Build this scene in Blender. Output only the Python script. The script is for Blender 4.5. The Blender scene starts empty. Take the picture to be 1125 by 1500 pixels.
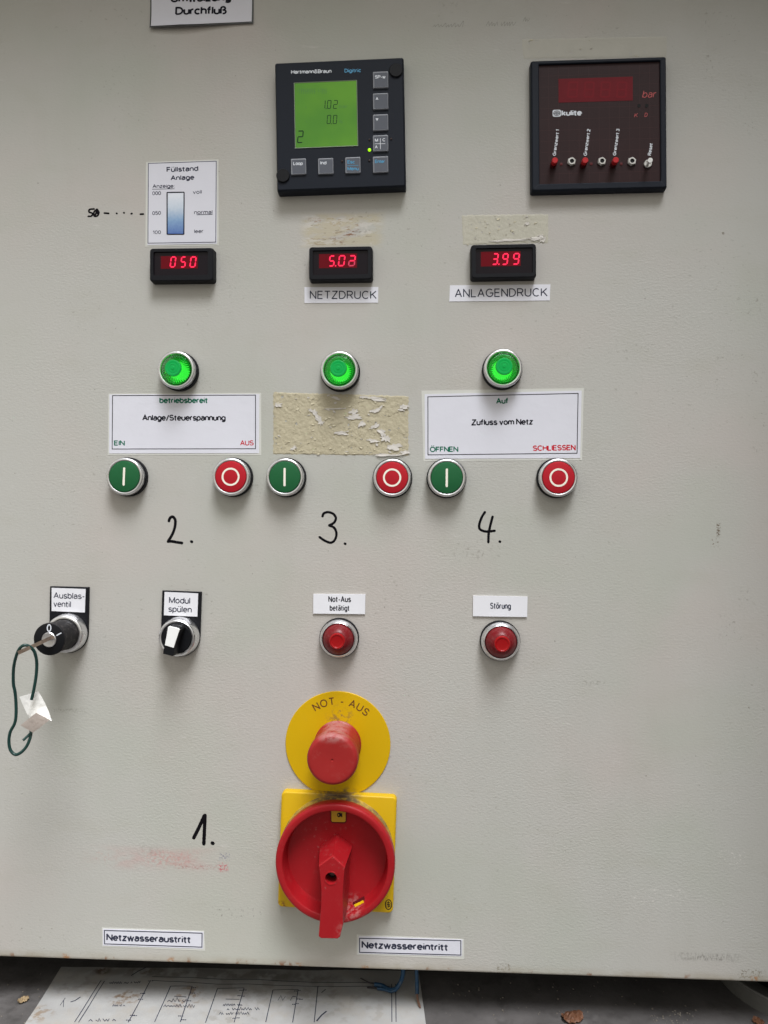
import bpy, bmesh, math, random
from mathutils import Vector, Matrix, noise

# ------------------------------------------------------------------ camera, world, light, exposure
SC = bpy.context.scene
COL = SC.collection
PI = math.pi
D = 0.575                      # camera distance from the cabinet door (m)
F = 1127.0                     # focal length in pixels of the 1125 x 1500 photograph
ROT = Matrix.Rotation(math.radians(2.6), 3, 'Z') @ Matrix.Rotation(PI / 2, 3, 'X') @ Matrix.Rotation(math.radians(0.37), 3, 'Z')
cam = bpy.data.cameras.new('camera')
cam.sensor_fit = 'VERTICAL'
cam.sensor_width = 27.0
cam.sensor_height = 36.0
cam.lens = 36.0 * F / 1500.0
cam.clip_start = 0.01
cam.clip_end = 100
cam_o = bpy.data.objects.new('camera', cam)
COL.objects.link(cam_o)
M4 = ROT.to_4x4()
M4.translation = (0, -D, 0)
cam_o.matrix_world = M4
SC.camera = cam_o

world = bpy.data.worlds.new('World')
SC.world = world
world.use_nodes = True
wn = world.node_tree
bg = wn.nodes['Background']
tc = wn.nodes.new('ShaderNodeTexCoord')
sx = wn.nodes.new('ShaderNodeSeparateXYZ')
rmp = wn.nodes.new('ShaderNodeValToRGB')
mr = wn.nodes.new('ShaderNodeMapRange')
mr.inputs[1].default_value = -1
mr.inputs[2].default_value = 1
wn.links.new(tc.outputs['Generated'], sx.inputs[0])
wn.links.new(sx.outputs['Z'], mr.inputs[0])
wn.links.new(mr.outputs[0], rmp.inputs[0])
el = rmp.color_ramp.elements
el[0].position = 0.30
el[0].color = (0.17, 0.15, 0.12, 1)
el[1].position = 0.75
el[1].color = (0.97, 0.955, 0.91, 1)
e = el.new(0.52)
e.color = (0.60, 0.56, 0.47, 1)
wn.links.new(rmp.outputs[0], bg.inputs[0])
bg.inputs[1].default_value = 0.97

def area(name, loc, aim, size, sizey, power, color, spread=180):
    l = bpy.data.lights.new(name, 'AREA')
    l.shape = 'RECTANGLE'
    l.size = size
    l.size_y = sizey
    l.energy = power
    l.color = color
    l.spread = math.radians(spread)
    o = bpy.data.objects.new(name, l)
    COL.objects.link(o)
    o.location = loc
    o.rotation_euler = (Vector(aim) - Vector(loc)).to_track_quat('-Z', 'Y').to_euler()
    return o
area('skylight', (0.45, -2.6, 5.6), (-0.75, 0, -0.30), 2.6, 3.4, 60, (0.965, 0.985, 1.02), 42)

SC.view_settings.view_transform = 'Standard'
SC.view_settings.look = 'None'
SC.view_settings.gamma = 1
SC.view_settings.use_curve_mapping = False
SC.view_settings.exposure = 0.0
try:
    SC.cycles.use_denoising = True
    SC.cycles.max_bounces = 10
    SC.cycles.transparent_max_bounces = 12
except Exception:
    pass

# ------------------------------------------------------------------ measuring helpers
def ray(px, py):
    return ROT @ Vector(((px - 562.5) / F, (750 - py) / F, -1))

def at(px, py, h=0.0):
    """door coordinates (X, Z) of the photograph's point at height h in front of the door"""
    d = ray(px, py)
    t = (D - h) / d.y
    return Vector((d.x * t, d.z * t))

FLOOR_Z = -0.381

def on_floor(px, py, up=0.0):
    d = ray(px, py)
    t = (FLOOR_Z + up) / d.z
    return Vector((d.x * t, -D + d.y * t))

def mm(px, h=0.0):
    return px * (D - h) / F

# ------------------------------------------------------------------ objects
def tag(o, label, cat, group=None, kind=None):
    if label: o['label'] = label
    if cat: o['category'] = cat
    if group: o['group'] = group
    if kind: o['kind'] = kind
    return o

class Thing:
    """an Empty on the door: local x right, y up, z out of the door"""
    def __init__(s, name, label, cat, pos, ang=0.0, group=None):
        o = bpy.data.objects.new(name, None)
        COL.objects.link(o)
        o.empty_display_size = 0.01
        o.location = (pos[0], 0, pos[1])
        o.rotation_euler = (PI / 2, -ang, 0)
        tag(o, label, cat, group)
        s.o, s.p, s.a = o, Vector((pos[0], pos[1])), ang
    def loc(s, px, py, h=0.0):
        v = at(px, py, h) - s.p
        c, n = math.cos(-s.a), math.sin(-s.a)
        return Vector((v.x * c - v.y * n, v.x * n + v.y * c))

def quad_thing(name, label, cat, tl, tr, br, bl, h=0.0, group=None):
    P = [at(*q, h) for q in (tl, tr, br, bl)]
    c = (P[0] + P[1] + P[2] + P[3]) / 4
    d = (P[1] - P[0]) + (P[2] - P[3])
    return Thing(name, label, cat, c, math.atan2(d.y, d.x), group)

def mesh(name, verts, faces, m, parent=None, angle=None, fm=None, z=0.0):
    me = bpy.data.meshes.new(name)
    me.from_pydata([tuple(v) for v in verts], [], faces)
    ms = m if isinstance(m, (list, tuple)) else [m]
    for x in ms:
        me.materials.append(x)
    if fm:
        for p, k in zip(me.polygons, fm):
            p.material_index = k
    if angle is not None:
        me.shade_smooth()
        me.set_sharp_from_angle(angle=math.radians(angle))
    me.validate()
    o = bpy.data.objects.new(name, me)
    COL.objects.link(o)
    pr = parent.o if isinstance(parent, Thing) else parent
    if pr is not None:
        o.parent = pr
    o.location = (0, 0, z)
    return o

def lathe(prof, n=64, cx=0.0, cy=0.0, wob=None):
    V, Fc, rows = [], [], []
    for r, z in prof:
        if r < 1e-7:
            rows.append([len(V)])
            V.append((cx, cy, z))
        else:
            rows.append(list(range(len(V), len(V) + n)))
            for i in range(n):
                a = 2 * PI * i / n
                rr = r * (wob(a, z) if wob else 1)
                V.append((cx + rr * math.cos(a), cy + rr * math.sin(a), z))
    for A, B in zip(rows, rows[1:]):
        for i in range(n):
            j = (i + 1) % n
            if len(A) == 1 and len(B) == 1: continue
            if len(A) == 1: Fc.append((A[0], B[j], B[i])[::-1])
            elif len(B) == 1: Fc.append((A[i], A[j], B[0]))
            else: Fc.append((A[i], A[j], B[j], B[i]))
    return V, Fc

def rrect(w, h, r=0.0, n=5, cx=0.0, cy=0.0):
    r = max(min(r, w / 2 - 1e-6, h / 2 - 1e-6), 1e-6)
    out = []
    for k, (sx_, sy_) in enumerate(((1, 1), (-1, 1), (-1, -1), (1, -1))):
        for i in range(n + 1):
            a = PI / 2 * (k + i / n)
            out.append((cx + sx_ * (w / 2 - r) + r * math.cos(a), cy + sy_ * (h / 2 - r) + r * math.sin(a)))
    return out

def loft(loops, cap0=True, cap1=True):
    """loops: [(outline, z)], all outlines counter-clockwise with the same count"""
    V, Fc = [], []
    n = len(loops[0][0])
    for ol, z in loops:
        for i, p in enumerate(ol):
            V.append((p[0], p[1], z[i] if isinstance(z, (list, tuple)) else z))
    for k in range(len(loops) - 1):
        for i in range(n):
            j = (i + 1) % n
            Fc.append((k * n + i, k * n + j, (k + 1) * n + j, (k + 1) * n + i))
    if cap0: Fc.append(tuple(range(n))[::-1])
    if cap1: Fc.append(tuple(range((len(loops) - 1) * n, len(loops) * n)))
    return V, Fc

def block(w, h, d, r=0.001, bev=0.0004, cx=0, cy=0, z0=0.0):
    """rounded box standing on z0, front edges softened"""
    L = [(rrect(w, h, r, 5, cx, cy), z0), (rrect(w, h, r, 5, cx, cy), z0 + d - bev)]
    for k in (1, 2, 3):
        a = PI / 2 * k / 3
        i = bev * (1 - math.cos(a))
        L.append((rrect(w - 2 * i, h - 2 * i, max(r - i, 1e-5), 5, cx, cy), z0 + d - bev + bev * math.sin(a)))
    return loft(L)

def join(*parts):
    V, Fc = [], []
    for v, f in parts:
        b = len(V)
        V += list(v)
        Fc += [tuple(i + b for i in q) for q in f]
    return V, Fc

def slab(pts, z0, z1):
    """prism from a ccw outline"""
    return loft([(pts, z0), (pts, z1)])

def frame_strip(w, h, t, z, cx=0, cy=0):
    """thin printed rectangle outline"""
    o = [(cx - w / 2, cy - h / 2), (cx + w / 2, cy - h / 2), (cx + w / 2, cy + h / 2), (cx - w / 2, cy + h / 2)]
    i = [(cx - w / 2 + t, cy - h / 2 + t), (cx + w / 2 - t, cy - h / 2 + t), (cx + w / 2 - t, cy + h / 2 - t), (cx - w / 2 + t, cy + h / 2 - t)]
    return loft([(o, z), (i, z)], False, False)

def ribbon(pts, w, z, cap=False):
    """flat stroke of constant width with mitred joints"""
    P = [Vector((p[0], p[1])) for p in pts]
    Q = [P[0]]
    for p in P[1:]:
        if (p - Q[-1]).length > 1e-7: Q.append(p)
    P = Q
    n = len(P)
    if n < 2: return [], []
    V, Fc = [], []
    for i in range(n):
        d0 = (P[i] - P[i - 1]).normalized() if i else (P[1] - P[0]).normalized()
        d1 = (P[i + 1] - P[i]).normalized() if i < n - 1 else d0
        t = d0 + d1
        t = t.normalized() if t.length > 1e-6 else d0
        nn = Vector((-t.y, t.x))
        k = max(nn.dot(Vector((-d0.y, d0.x))), 0.45)
        o = nn * (w / 2 / k)
        V += [(P[i].x - o.x, P[i].y - o.y, z), (P[i].x + o.x, P[i].y + o.y, z)]
    for i in range(n - 1):
        Fc.append((2 * i, 2 * i + 2, 2 * i + 3, 2 * i + 1))
    return V, Fc

def spline(pts, sub=8):
    """Catmull-Rom through points of any dimension"""
    P = [Vector(p) for p in pts]
    P = [P[0] * 2 - P[1]] + P + [P[-1] * 2 - P[-2]]
    out = []
    for i in range(1, len(P) - 2):
        for k in range(sub):
            t = k / sub
            a, b, c, d = P[i - 1], P[i], P[i + 1], P[i + 2]
            out.append(0.5 * (2 * b + (c - a) * t + (2 * a - 5 * b + 4 * c - d) * t * t + (3 * b - a - 3 * c + d) * t ** 3))
    out.append(P[-2])
    return out

def tube(pts, rad, n=10):
    """round tube along 3D points; rad is a number or one per point"""
    P = [Vector(p) for p in pts]
    V, Fc = [], []
    up = Vector((0, 0, 1))
    prev = None
    for i, p in enumerate(P):
        t = (P[min(i + 1, len(P) - 1)] - P[max(i - 1, 0)]).normalized()
        if prev is None:
            a = t.cross(up)
            if a.length < 1e-3: a = t.cross(Vector((1, 0, 0)))
        else:
            a = prev - t * prev.dot(t)
        a.normalize()
        prev = a
        b = t.cross(a)
        r = rad[i] if isinstance(rad, (list, tuple)) else rad
        for k in range(n):
            w = 2 * PI * k / n
            V.append(p + (a * math.cos(w) + b * math.sin(w)) * r)
    for i in range(len(P) - 1):
        for k in range(n):
            j = (k + 1) % n
            Fc.append((i * n + k, i * n + j, (i + 1) * n + j, (i + 1) * n + k))
    Fc.append(tuple(range(n))[::-1])
    Fc.append(tuple(range((len(P) - 1) * n, len(P) * n)))
    return V, Fc

def ink(pts, w, z, sub=8, press=True):
    """marker stroke: a flattened round tube lying on the surface"""
    P = spline([(p[0], p[1], 0) for p in pts], sub) if len(pts) > 1 else [Vector((pts[0][0] - w * .2, pts[0][1] + w * .1, 0)), Vector((pts[0][0] + w * .2, pts[0][1] - w * .1, 0))]
    n = len(P)
    a = (P[0] - P[1]).normalized() * w * 0.35
    b = (P[-1] - P[-2]).normalized() * w * 0.35
    P = [P[0] + a] + P + [P[-1] + b]
    rr = [w * .28] + [w * .5 * (1 + .10 * math.sin(3.1 * i)) for i in range(n)] + [w * .25]
    V, Fc = tube(P, rr, 8)
    return [(v[0], v[1], z + v[2] * 0.02) for v in V], Fc

# ------------------------------------------------------------------ a single-line sans alphabet (cap height 1)
def A_(cx, cy, rx, ry, a0, a1, n=10):
    return [(cx + rx * math.cos(math.radians(a0 + (a1 - a0) * i / n)), cy + ry * math.sin(math.radians(a0 + (a1 - a0) * i / n))) for i in range(n + 1)]
XH = 0.72
def bowl(cx=.26, rx=.26): return A_(cx, XH / 2, rx, XH / 2, 0, 360, 20)
def um(cx): return [[(cx - .14, .95), (cx - .14, 1.10)], [(cx + .14, .95), (cx + .14, 1.10)]]
nn_ = lambda x0, w: [(x0, 0), (x0, .40)] and A_(x0 + w / 2, XH - .25, w / 2, .25, 180, 0) + [(x0 + w, 0)]
S_up = A_(.29, .745, .27, .255, 25, 255) + [(.33, .48)] + A_(.29, .26, .31, .26, 80, -155)
S_lo = A_(.22, .53, .20, .19, 25, 255) + [(.25, .345)] + A_(.22, .185, .23, .185, 80, -155)
G = {
 'A': (.70, [[(0, 0), (.35, 1), (.70, 0)], [(.13, .34), (.57, .34)]]),
 'B': (.60, [[(0, 0), (0, 1), (.32, 1)] + A_(.32, .755, .24, .245, 90, -90) + [(0, .51)], [(.32, .51)] + A_(.32, .255, .28, .255, 90, -90) + [(0, 0)]]),
 'C': (.70, [A_(.38, .5, .38, .5, 48, 312, 20)]),
 'D': (.66, [[(0, 0), (0, 1), (.24, 1)] + A_(.24, .5, .42, .5, 90, -90, 16) + [(0, 0)]]),
 'E': (.54, [[(.54, 0), (0, 0), (0, 1), (.53, 1)], [(0, .52), (.48, .52)]]),
 'F': (.50, [[(0, 0), (0, 1), (.50, 1)], [(0, .52), (.44, .52)]]),
 'G': (.74, [A_(.39, .5, .39, .5, 48, 345, 22) + [(.74, .48), (.42, .48)]]),
 'H': (.64, [[(0, 0), (0, 1)], [(.64, 0), (.64, 1)], [(0, .52), (.64, .52)]]),
 'I': (.04, [[(.02, 0), (.02, 1)]]),
 'K': (.64, [[(0, 0), (0, 1)], [(.60, 1), (0, .38)], [(.20, .58), (.64, 0)]]),
 'L': (.50, [[(0, 1), (0, 0), (.50, 0)]]),
 'M': (.78, [[(0, 0), (0, 1), (.39, .08), (.78, 1), (.78, 0)]]),
 'N': (.64, [[(0, 0), (0, 1), (.64, 0), (.64, 1)]]),
 'O': (.78, [A_(.39, .5, .39, .5, 90, 450, 28)]),
 'P': (.58, [[(0, 0), (0, 1), (.30, 1)] + A_(.30, .73, .28, .27, 90, -90) + [(0, .46)]]),
 'R': (.62, [[(0, 0), (0, 1), (.33, 1)] + A_(.33, .74, .26, .26, 90, -90) + [(0, .48)], [(.34, .48), (.62, 0)]]),
 'S': (.60, [S_up]),
 'T': (.62, [[(0, 1), (.62, 1)], [(.31, 1), (.31, 0)]]),
 'U': (.64, [[(0, 1), (0, .32)] + A_(.32, .32, .32, .32, 180, 360) + [(.64, 1)]]),
 'Z': (.60, [[(.02, 1), (.58, 1), (0, 0), (.60, 0)]]),
 'a': (.48, [A_(.24, .50, .22, .22, 160, 0) + [(.46, 0)], [(.46, .42), (.22, .42)] + A_(.22, .21, .22, .21, 90, 290) + [(.46, .14)]]),
 'b': (.52, [bowl(), [(0, 0), (0, 1.02)]]),
 'c': (.46, [A_(.26, .36, .26, .36, 45, 315, 14)]),
 'd': (.52, [bowl(), [(.52, 0), (.52, 1.02)]]),
 'e': (.52, [[(.01, .38), (.51, .38)] + A_(.26, .36, .26, .36, 4, 318, 18)]),
 'f': (.28, [[(.10, 0), (.10, .82)] + A_(.28, .82, .18, .19, 180, 90), [(-.07, XH - .03), (.29, XH - .03)]]),
 'g': (.52, [bowl(), [(.52, XH), (.52, -.06)] + A_(.26, -.06, .26, .21, 0, -150)]),
 'h': (.48, [[(0, 0), (0, 1.02)], nn_(0, .48)]),
 'i': (.04, [[(.02, 0), (.02, XH)], [(.02, .92), (.02, 1.03)]]),
 'k': (.46, [[(0, 0), (0, 1.02)], [(.44, XH), (0, .26)], [(.15, .41), (.46, 0)]]),
 'l': (.04, [[(.02, 0), (.02, 1.02)]]),
 'm': (.80, [[(0, 0), (0, XH)], nn_(0, .40), nn_(.40, .40)]),
 'n': (.48, [[(0, 0), (0, XH)], nn_(0, .48)]),
 'o': (.52, [bowl()]),
 'p': (.52, [bowl(), [(0, -.28), (0, XH)]]),
 'r': (.28, [[(0, 0), (0, XH)], A_(.26, .44, .26, .28, 180, 85)]),
 's': (.44, [S_lo]),
 't': (.30, [[(.11, .95), (.11, .16)] + A_(.25, .16, .14, .16, 180, 280), [(-.07, XH - .03), (.31, XH - .03)]]),
 'u': (.48, [[(0, XH), (0, .25)] + A_(.24, .25, .24, .25, 180, 360) + [(.48, XH)], [(.48, .3), (.48, 0)]]),
 'v': (.48, [[(0, XH), (.24, 0), (.48, XH)]]),
 'w': (.74, [[(0, XH), (.19, 0), (.37, XH), (.55, 0), (.74, XH)]]),
 'z': (.44, [[(.01, XH), (.42, XH), (0, 0), (.44, 0)]]),
 '\u00df': (.52, [[(0, 0), (0, .75)] + A_(.22, .78, .22, .23, 180, -60) + [(.24, .54)] + A_(.26, .27, .25, .27, 80, -110)]),
 '0': (.52, [A_(.26, .5, .26, .5, 90, 450, 24)]),
 '1': (.28, [[(0, .78), (.24, 1), (.24, 0)]]),
 '2': (.52, [A_(.26, .73, .25, .27, 165, -25) + [(0, 0), (.52, 0)]]),
 '3': (.52, [A_(.25, .75, .23, .25, 150, -90) + A_(.25, .26, .27, .26, 90, -150)]),
 '5': (.52, [[(.48, 1), (.09, 1), (.04, .50)] + A_(.25, .32, .27, .32, 130, -150)]),
 '&': (.66, [[(.66, 0), (.16, .68)] + A_(.28, .80, .17, .20, 200, -30) + [(.14, .45)] + A_(.24, .24, .24, .24, 130, 320) + [(.60, .50)]]),
 '-': (.30, [[(0, .38), (.30, .38)]]),
 '/': (.36, [[(0, -.10), (.36, 1.02)]]),
 ':': (.06, [[(.03, 0), (.03, .12)], [(.03, .58), (.03, .70)]]),
 '.': (.06, [[(.03, 0), (.03, .12)]]),
 '%': (.70, [A_(.16, .76, .15, .22, 0, 360, 12), A_(.56, .24, .15, .22, 0, 360, 12), [(.12, 0), (.60, 1)]]),
}
G['\u00e4'] = (.48, G['a'][1] + um(.24))
G['\u00f6'] = (.52, G['o'][1] + um(.26))
G['\u00fc'] = (.48, G['u'][1] + um(.24))
G['\u00d6'] = (.78, G['O'][1] + [[(.23, 1.20), (.23, 1.38)], [(.55, 1.20), (.55, 1.38)]])
GAP = .19

class Ink:
    """gathers printed strokes of one colour and builds them as ONE mesh"""
    def __init__(s, z): s.V, s.F, s.z, s.k = [], [], z, 0
    def add(s, vf):
        v, f = vf
        b = len(s.V)
        s.V += v
        s.F += [tuple(i + b for i in q) for q in f]
    def stroke(s, pts, w):
        P = [Vector((p[0], p[1])) for p in pts]
        Q = [P[0]]
        for p in P[1:]:
            if (p - Q[-1]).length > 1e-7: Q.append(p)
        if len(Q) < 2: return
        runs, cur = [], [Q[0]]
        for i in range(1, len(Q)):
            cur.append(Q[i])
            if i < len(Q) - 1 and (Q[i] - Q[i - 1]).normalized().dot((Q[i + 1] - Q[i]).normalized()) < .72:
                runs.append(cur)
                cur = [Q[i]]
        runs.append(cur)
        for j, r in enumerate(runs):
            r = list(r)
            if j > 0: r[0] = r[0] - (r[1] - r[0]).normalized() * w * .42
            if j < len(runs) - 1: r[-1] = r[-1] + (r[-1] - r[-2]).normalized() * w * .42
            s.k += 1
            s.add(ribbon(r, w, s.z + (s.k % 9) * 3e-6))
    def text(s, t, p0, p1, cap, wt, slant=0.0, gap=GAP):
        """fit t between p0 and p1 (ends of the baseline)"""
        adv, x = [], 0.0
        for i, ch in enumerate(t):
            if ch == ' ':
                adv.append(x)
                x += .28
                continue
            adv.append(x)
            x += G[ch][0] + (gap if i < len(t) - 1 else 0)
        d = Vector(p1) - Vector(p0)
        L = d.length
        ux = d / L
        uy = Vector((-ux.y, ux.x))
        w = wt * cap
        kx = (L - w) / x
        for ch, a in zip(t, adv):
            if ch == ' ': continue
            for st in G[ch][1]:
                pts = []
                for gx, gy in st:
                    lx = w / 2 + (a + gx) * kx
                    ly = gy * (cap - w) + w / 2
                    pts.append(Vector(p0) + ux * (lx + slant * ly) + uy * ly)
                s.stroke(pts, w)
    def build(s, name, m, parent):
        return mesh(name, s.V, s.F, m, parent)

def px_text(k, T, t, x0, x1, y0, y1, cap, wt, slant=0.0, h=0.0, gap=GAP):
    k.text(t, T.loc(x0, y0, h), T.loc(x1, y1, h), mm(cap, h), wt, slant, gap)

# ------------------------------------------------------------------ materials
def node(nt, kind, **kw):
    n = nt.nodes.new(kind)
    for k, v in kw.items(): setattr(n, k, v)
    return n

MATS = {}
def mat(name, color, rough=.5, metal=0.0, var=0.0, vscale=60, bump=0.0, bscale=400, bdist=.0002, spec=.5, coat=0.0,
        dust=0.0, dustcol=(.32, .30, .27), dscale=250, dthr=.55, emit=None, es=0.0, trans=0.0, ior=1.45, rvar=0.0, alpha=1.0):
    m = bpy.data.materials.new(name)
    m.use_nodes = True
    nt = m.node_tree
    b = nt.nodes['Principled BSDF']
    b.inputs['Base Color'].default_value = (*color, 1)
    b.inputs['Roughness'].default_value = rough
    b.inputs['Metallic'].default_value = metal
    b.inputs['Specular IOR Level'].default_value = spec
    b.inputs['Coat Weight'].default_value = coat
    b.inputs['Transmission Weight'].default_value = trans
    b.inputs['IOR'].default_value = ior
    b.inputs['Alpha'].default_value = alpha
    if emit:
        b.inputs['Emission Color'].default_value = (*emit, 1)
        b.inputs['Emission Strength'].default_value = es
    tcn = node(nt, 'ShaderNodeTexCoord')
    out = None
    if var > 0:
        n1 = node(nt, 'ShaderNodeTexNoise')
        n1.inputs['Scale'].default_value = vscale
        n1.inputs['Detail'].default_value = 6
        nt.links.new(tcn.outputs['Object'], n1.inputs['Vector'])
        mx = node(nt, 'ShaderNodeMix', data_type='RGBA')
        mx.inputs[6].default_value = (*[c * (1 - var) for c in color], 1)
        mx.inputs[7].default_value = (*[min(c * (1 + var), 1) for c in color], 1)
        nt.links.new(n1.outputs['Fac'], mx.inputs[0])
        out = mx.outputs[2]
    if dust > 0:
        n2 = node(nt, 'ShaderNodeTexNoise')
        n2.inputs['Scale'].default_value = dscale
        n2.inputs['Detail'].default_value = 8
        n2.inputs['Roughness'].default_value = .65
        nt.links.new(tcn.outputs['Object'], n2.inputs['Vector'])
        mp = node(nt, 'ShaderNodeMapRange')
        mp.inputs[1].default_value = dthr
        mp.inputs[2].default_value = dthr + .18
        mp.inputs[4].default_value = dust
        nt.links.new(n2.outputs['Fac'], mp.inputs[0])
        mx = node(nt, 'ShaderNodeMix', data_type='RGBA')
        mx.inputs[6].default_value = (*color, 1)
        mx.inputs[7].default_value = (*dustcol, 1)
        if out: nt.links.new(out, mx.inputs[6])
        nt.links.new(mp.outputs[0], mx.inputs[0])
        out = mx.outputs[2]
    if out: nt.links.new(out, b.inputs['Base Color'])
    if rvar > 0:
        n3 = node(nt, 'ShaderNodeTexNoise')
        n3.inputs['Scale'].default_value = 180
        n3.inputs['Detail'].default_value = 5
        nt.links.new(tcn.outputs['Object'], n3.inputs['Vector'])
        mp = node(nt, 'ShaderNodeMapRange')
        mp.inputs[1].default_value, mp.inputs[2].default_value = .3, .7
        mp.inputs[3].default_value, mp.inputs[4].default_value = max(rough - rvar, .03), min(rough + rvar, 1)
        nt.links.new(n3.outputs['Fac'], mp.inputs[0])
        nt.links.new(mp.outputs[0], b.inputs['Roughness'])
    if bump > 0:
        n4 = node(nt, 'ShaderNodeTexNoise')
        n4.inputs['Scale'].default_value = bscale
        n4.inputs['Detail'].default_value = 3
        nt.links.new(tcn.outputs['Object'], n4.inputs['Vector'])
        bp = node(nt, 'ShaderNodeBump')
        bp.inputs['Strength'].default_value = bump
        bp.inputs['Distance'].default_value = bdist
        nt.links.new(n4.outputs['Fac'], bp.inputs['Height'])
        nt.links.new(bp.outputs[0], b.inputs['Normal'])
    MATS[name] = m
    return m

PAPER = mat('white_paper', (.615, .615, .672), .5, var=.03, vscale=40, bump=.25, bscale=90, bdist=.0008, dust=.10, dscale=300, dthr=.60, dustcol=(.45, .44, .46))
SILVER = mat('label_film', (.66, .66, .71), .36, var=.05, vscale=70, bump=.2, bscale=120, bdist=.0005)
PLATEW = mat('engraving_plate', (.70, .70, .735), .4, var=.02)
LAMIN = mat('laminate_film', (.56, .56, .52), .22, var=.05, vscale=90, bump=.3, bscale=150, bdist=.0004)
PINK = mat('black_print', (.009, .009, .016), .7, spec=.15)
GREYP = mat('grey_print', (.026, .029, .052), .7, spec=.15)
GREENP = mat('green_print', (.006, .125, .075), .7, spec=.15)
REDP = mat('red_print', (.48, .010, .025), .7, spec=.15)
WHITEP = mat('white_print', (.62, .65, .70), .5)
CYANP = mat('blue_print', (.06, .27, .46), .5)
REDTX = mat('red_screen_print', (.42, .06, .06), .5)
MARKER = mat('marker_ink', (.004, .0035, .005), .75, spec=.08)
BLACKP = mat('black_plastic', (.0075, .008, .0105), .48, spec=.18, bump=.25, bscale=1500, bdist=.00008, dust=.14, dscale=200, dthr=.62, dustcol=(.07, .07, .07))
CASE = mat('dark_blue_grey_plastic', (.0075, .0105, .018), .5, spec=.2, bump=.2, bscale=1800, bdist=.00006, dust=.2, dscale=90, dthr=.64, dustcol=(.05, .055, .06))
CAPB = mat('screw_cap_plastic', (.005, .0055, .007), .5, spec=.22)
KEYC = mat('grey_key_plastic', (.075, .083, .105), .5, var=.08, vscale=200)
KEYE = mat('grey_key_edge', (.20, .21, .235), .45)
LCD = mat('green_screen', (.055, .17, .02), .3, var=.16, vscale=26, spec=.25, emit=(.07, .205, .02), es=.58)
def lcd_glow(m):
    nt = m.node_tree
    b = nt.nodes['Principled BSDF']
    tcn = node(nt, 'ShaderNodeTexCoord')
    n1 = node(nt, 'ShaderNodeTexNoise')
    n1.inputs['Scale'].default_value = 34
    n1.inputs['Detail'].default_value = 2
    rp = node(nt, 'ShaderNodeValToRGB')
    rp.color_ramp.elements[0].position, rp.color_ramp.elements[1].position = .36, .66
    rp.color_ramp.elements[0].color = (.045, .135, .016, 1)
    rp.color_ramp.elements[1].color = (.088, .20, .012, 1)
    nt.links.new(tcn.outputs['Object'], n1.inputs['Vector'])
    nt.links.new(n1.outputs['Fac'], rp.inputs[0])
    nt.links.new(rp.outputs[0], b.inputs['Emission Color'])
lcd_glow(LCD)
LCDT = mat('screen_digits', (.006, .028, .012), .5, spec=.15)
LCDF = mat('faint_screen_digits', (.045, .15, .025), .4, emit=(.045, .15, .02), es=.35)
LCDE = mat('screen_edge', (.20, .26, .17), .4)
CHROME = mat('satin_metal', (.72, .72, .73), .34, metal=1.0, rvar=.12, bump=.15, bscale=900, bdist=.00006, dust=.25, dscale=380, dthr=.58, dustcol=(.26, .24, .22))
STEEL = mat('plain_steel', (.50, .49, .47), .36, metal=1.0, rvar=.1)
GCAP = mat('green_cap', (.010, .100, .033), .4, spec=.3, var=.08, vscale=120, rvar=.06, dust=.12, dscale=500, dthr=.6)
RCAP = mat('red_cap', (.40, .008, .018), .4, spec=.3, var=.06, vscale=120, rvar=.06, dust=.10, dscale=500, dthr=.62)
SYM = mat('cream_symbol', (.80, .76, .66), .5)
GLENS = mat('green_lens', (.08, .86, .24), .07, trans=1.0, ior=1.42, spec=.5)
GCORE = mat('lit_lamp_core', (.02, .3, .05), .4, emit=(.50, 1.0, .22), es=1.0)
GWALL = mat('lamp_reflector', (.02, .30, .08), .4, emit=(.005, .30, .05), es=.35)
GNUB = mat('green_lens_tip', (.003, .20, .045), .25, emit=(.0, .34, .05), es=.50, spec=.25)
RLENS = mat('red_lens', (.145, .005, .008), .38, rvar=.1, spec=.35, dust=.40, dscale=700, dthr=.50, dustcol=(.22, .075, .075))
RNUB = mat('red_lens_tip', (.29, .002, .004), .26, spec=.35)
REDL = mat('lit_red_segment', (.4, .0, .02), .4, emit=(1.0, .012, .075), es=1.15)
REDD = mat('dim_red_segment', (.3, .02, .05), .4, emit=(.75, .03, .10), es=.48)
REDW = mat('red_display_filter', (.075, .002, .005), .3, spec=.15, emit=(.12, .0, .005), es=.42)
WIN = mat('smoked_window', (.009, .006, .009), .2, spec=.22)
BROWN = mat('dark_red_front_film', (.024, .009, .010), .4, spec=.22, var=.12, vscale=30, bump=.1, bscale=300)
BROWNL = mat('faint_grid_print', (.048, .020, .020), .45, spec=.2)
REDF = mat('red_front_window', (.10, .0035, .008), .3, spec=.2, var=.25, vscale=110, emit=(.10, .0, .004), es=.22)
REDB = mat('red_button_plastic', (.42, .014, .018), .4, spec=.3)
REDDK = mat('dark_red_button_stem', (.085, .006, .008), .4, spec=.3)
HOLE = mat('dark_hole', (.002, .002, .002), .8)
WHITEB = mat('white_lever_plastic', (.75, .75, .74), .35)
LEDG = mat('lit_green_diode', (.2, .6, .0), .3, emit=(.38, 1.0, .0), es=1.15)
LEDO = mat('unlit_diode', (.05, .032, .03), .3)
YELL = mat('yellow_plastic', (.55, .345, .004), .45, spec=.35, var=.05, vscale=40, bump=.15, bscale=700, bdist=.0001, dust=.14, dscale=160, dthr=.60, dustcol=(.34, .24, .08))
YELD = mat('grimy_yellow_plastic', (.42, .28, .05), .6, var=.1, vscale=90, dust=.9, dscale=110, dthr=.42, dustcol=(.12, .085, .05))
YDISC = mat('yellow_film', (.555, .345, .0), .45, spec=.3, var=.05, vscale=30, dust=.10, dscale=90, dthr=.6, dustcol=(.36, .25, .05))
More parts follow.
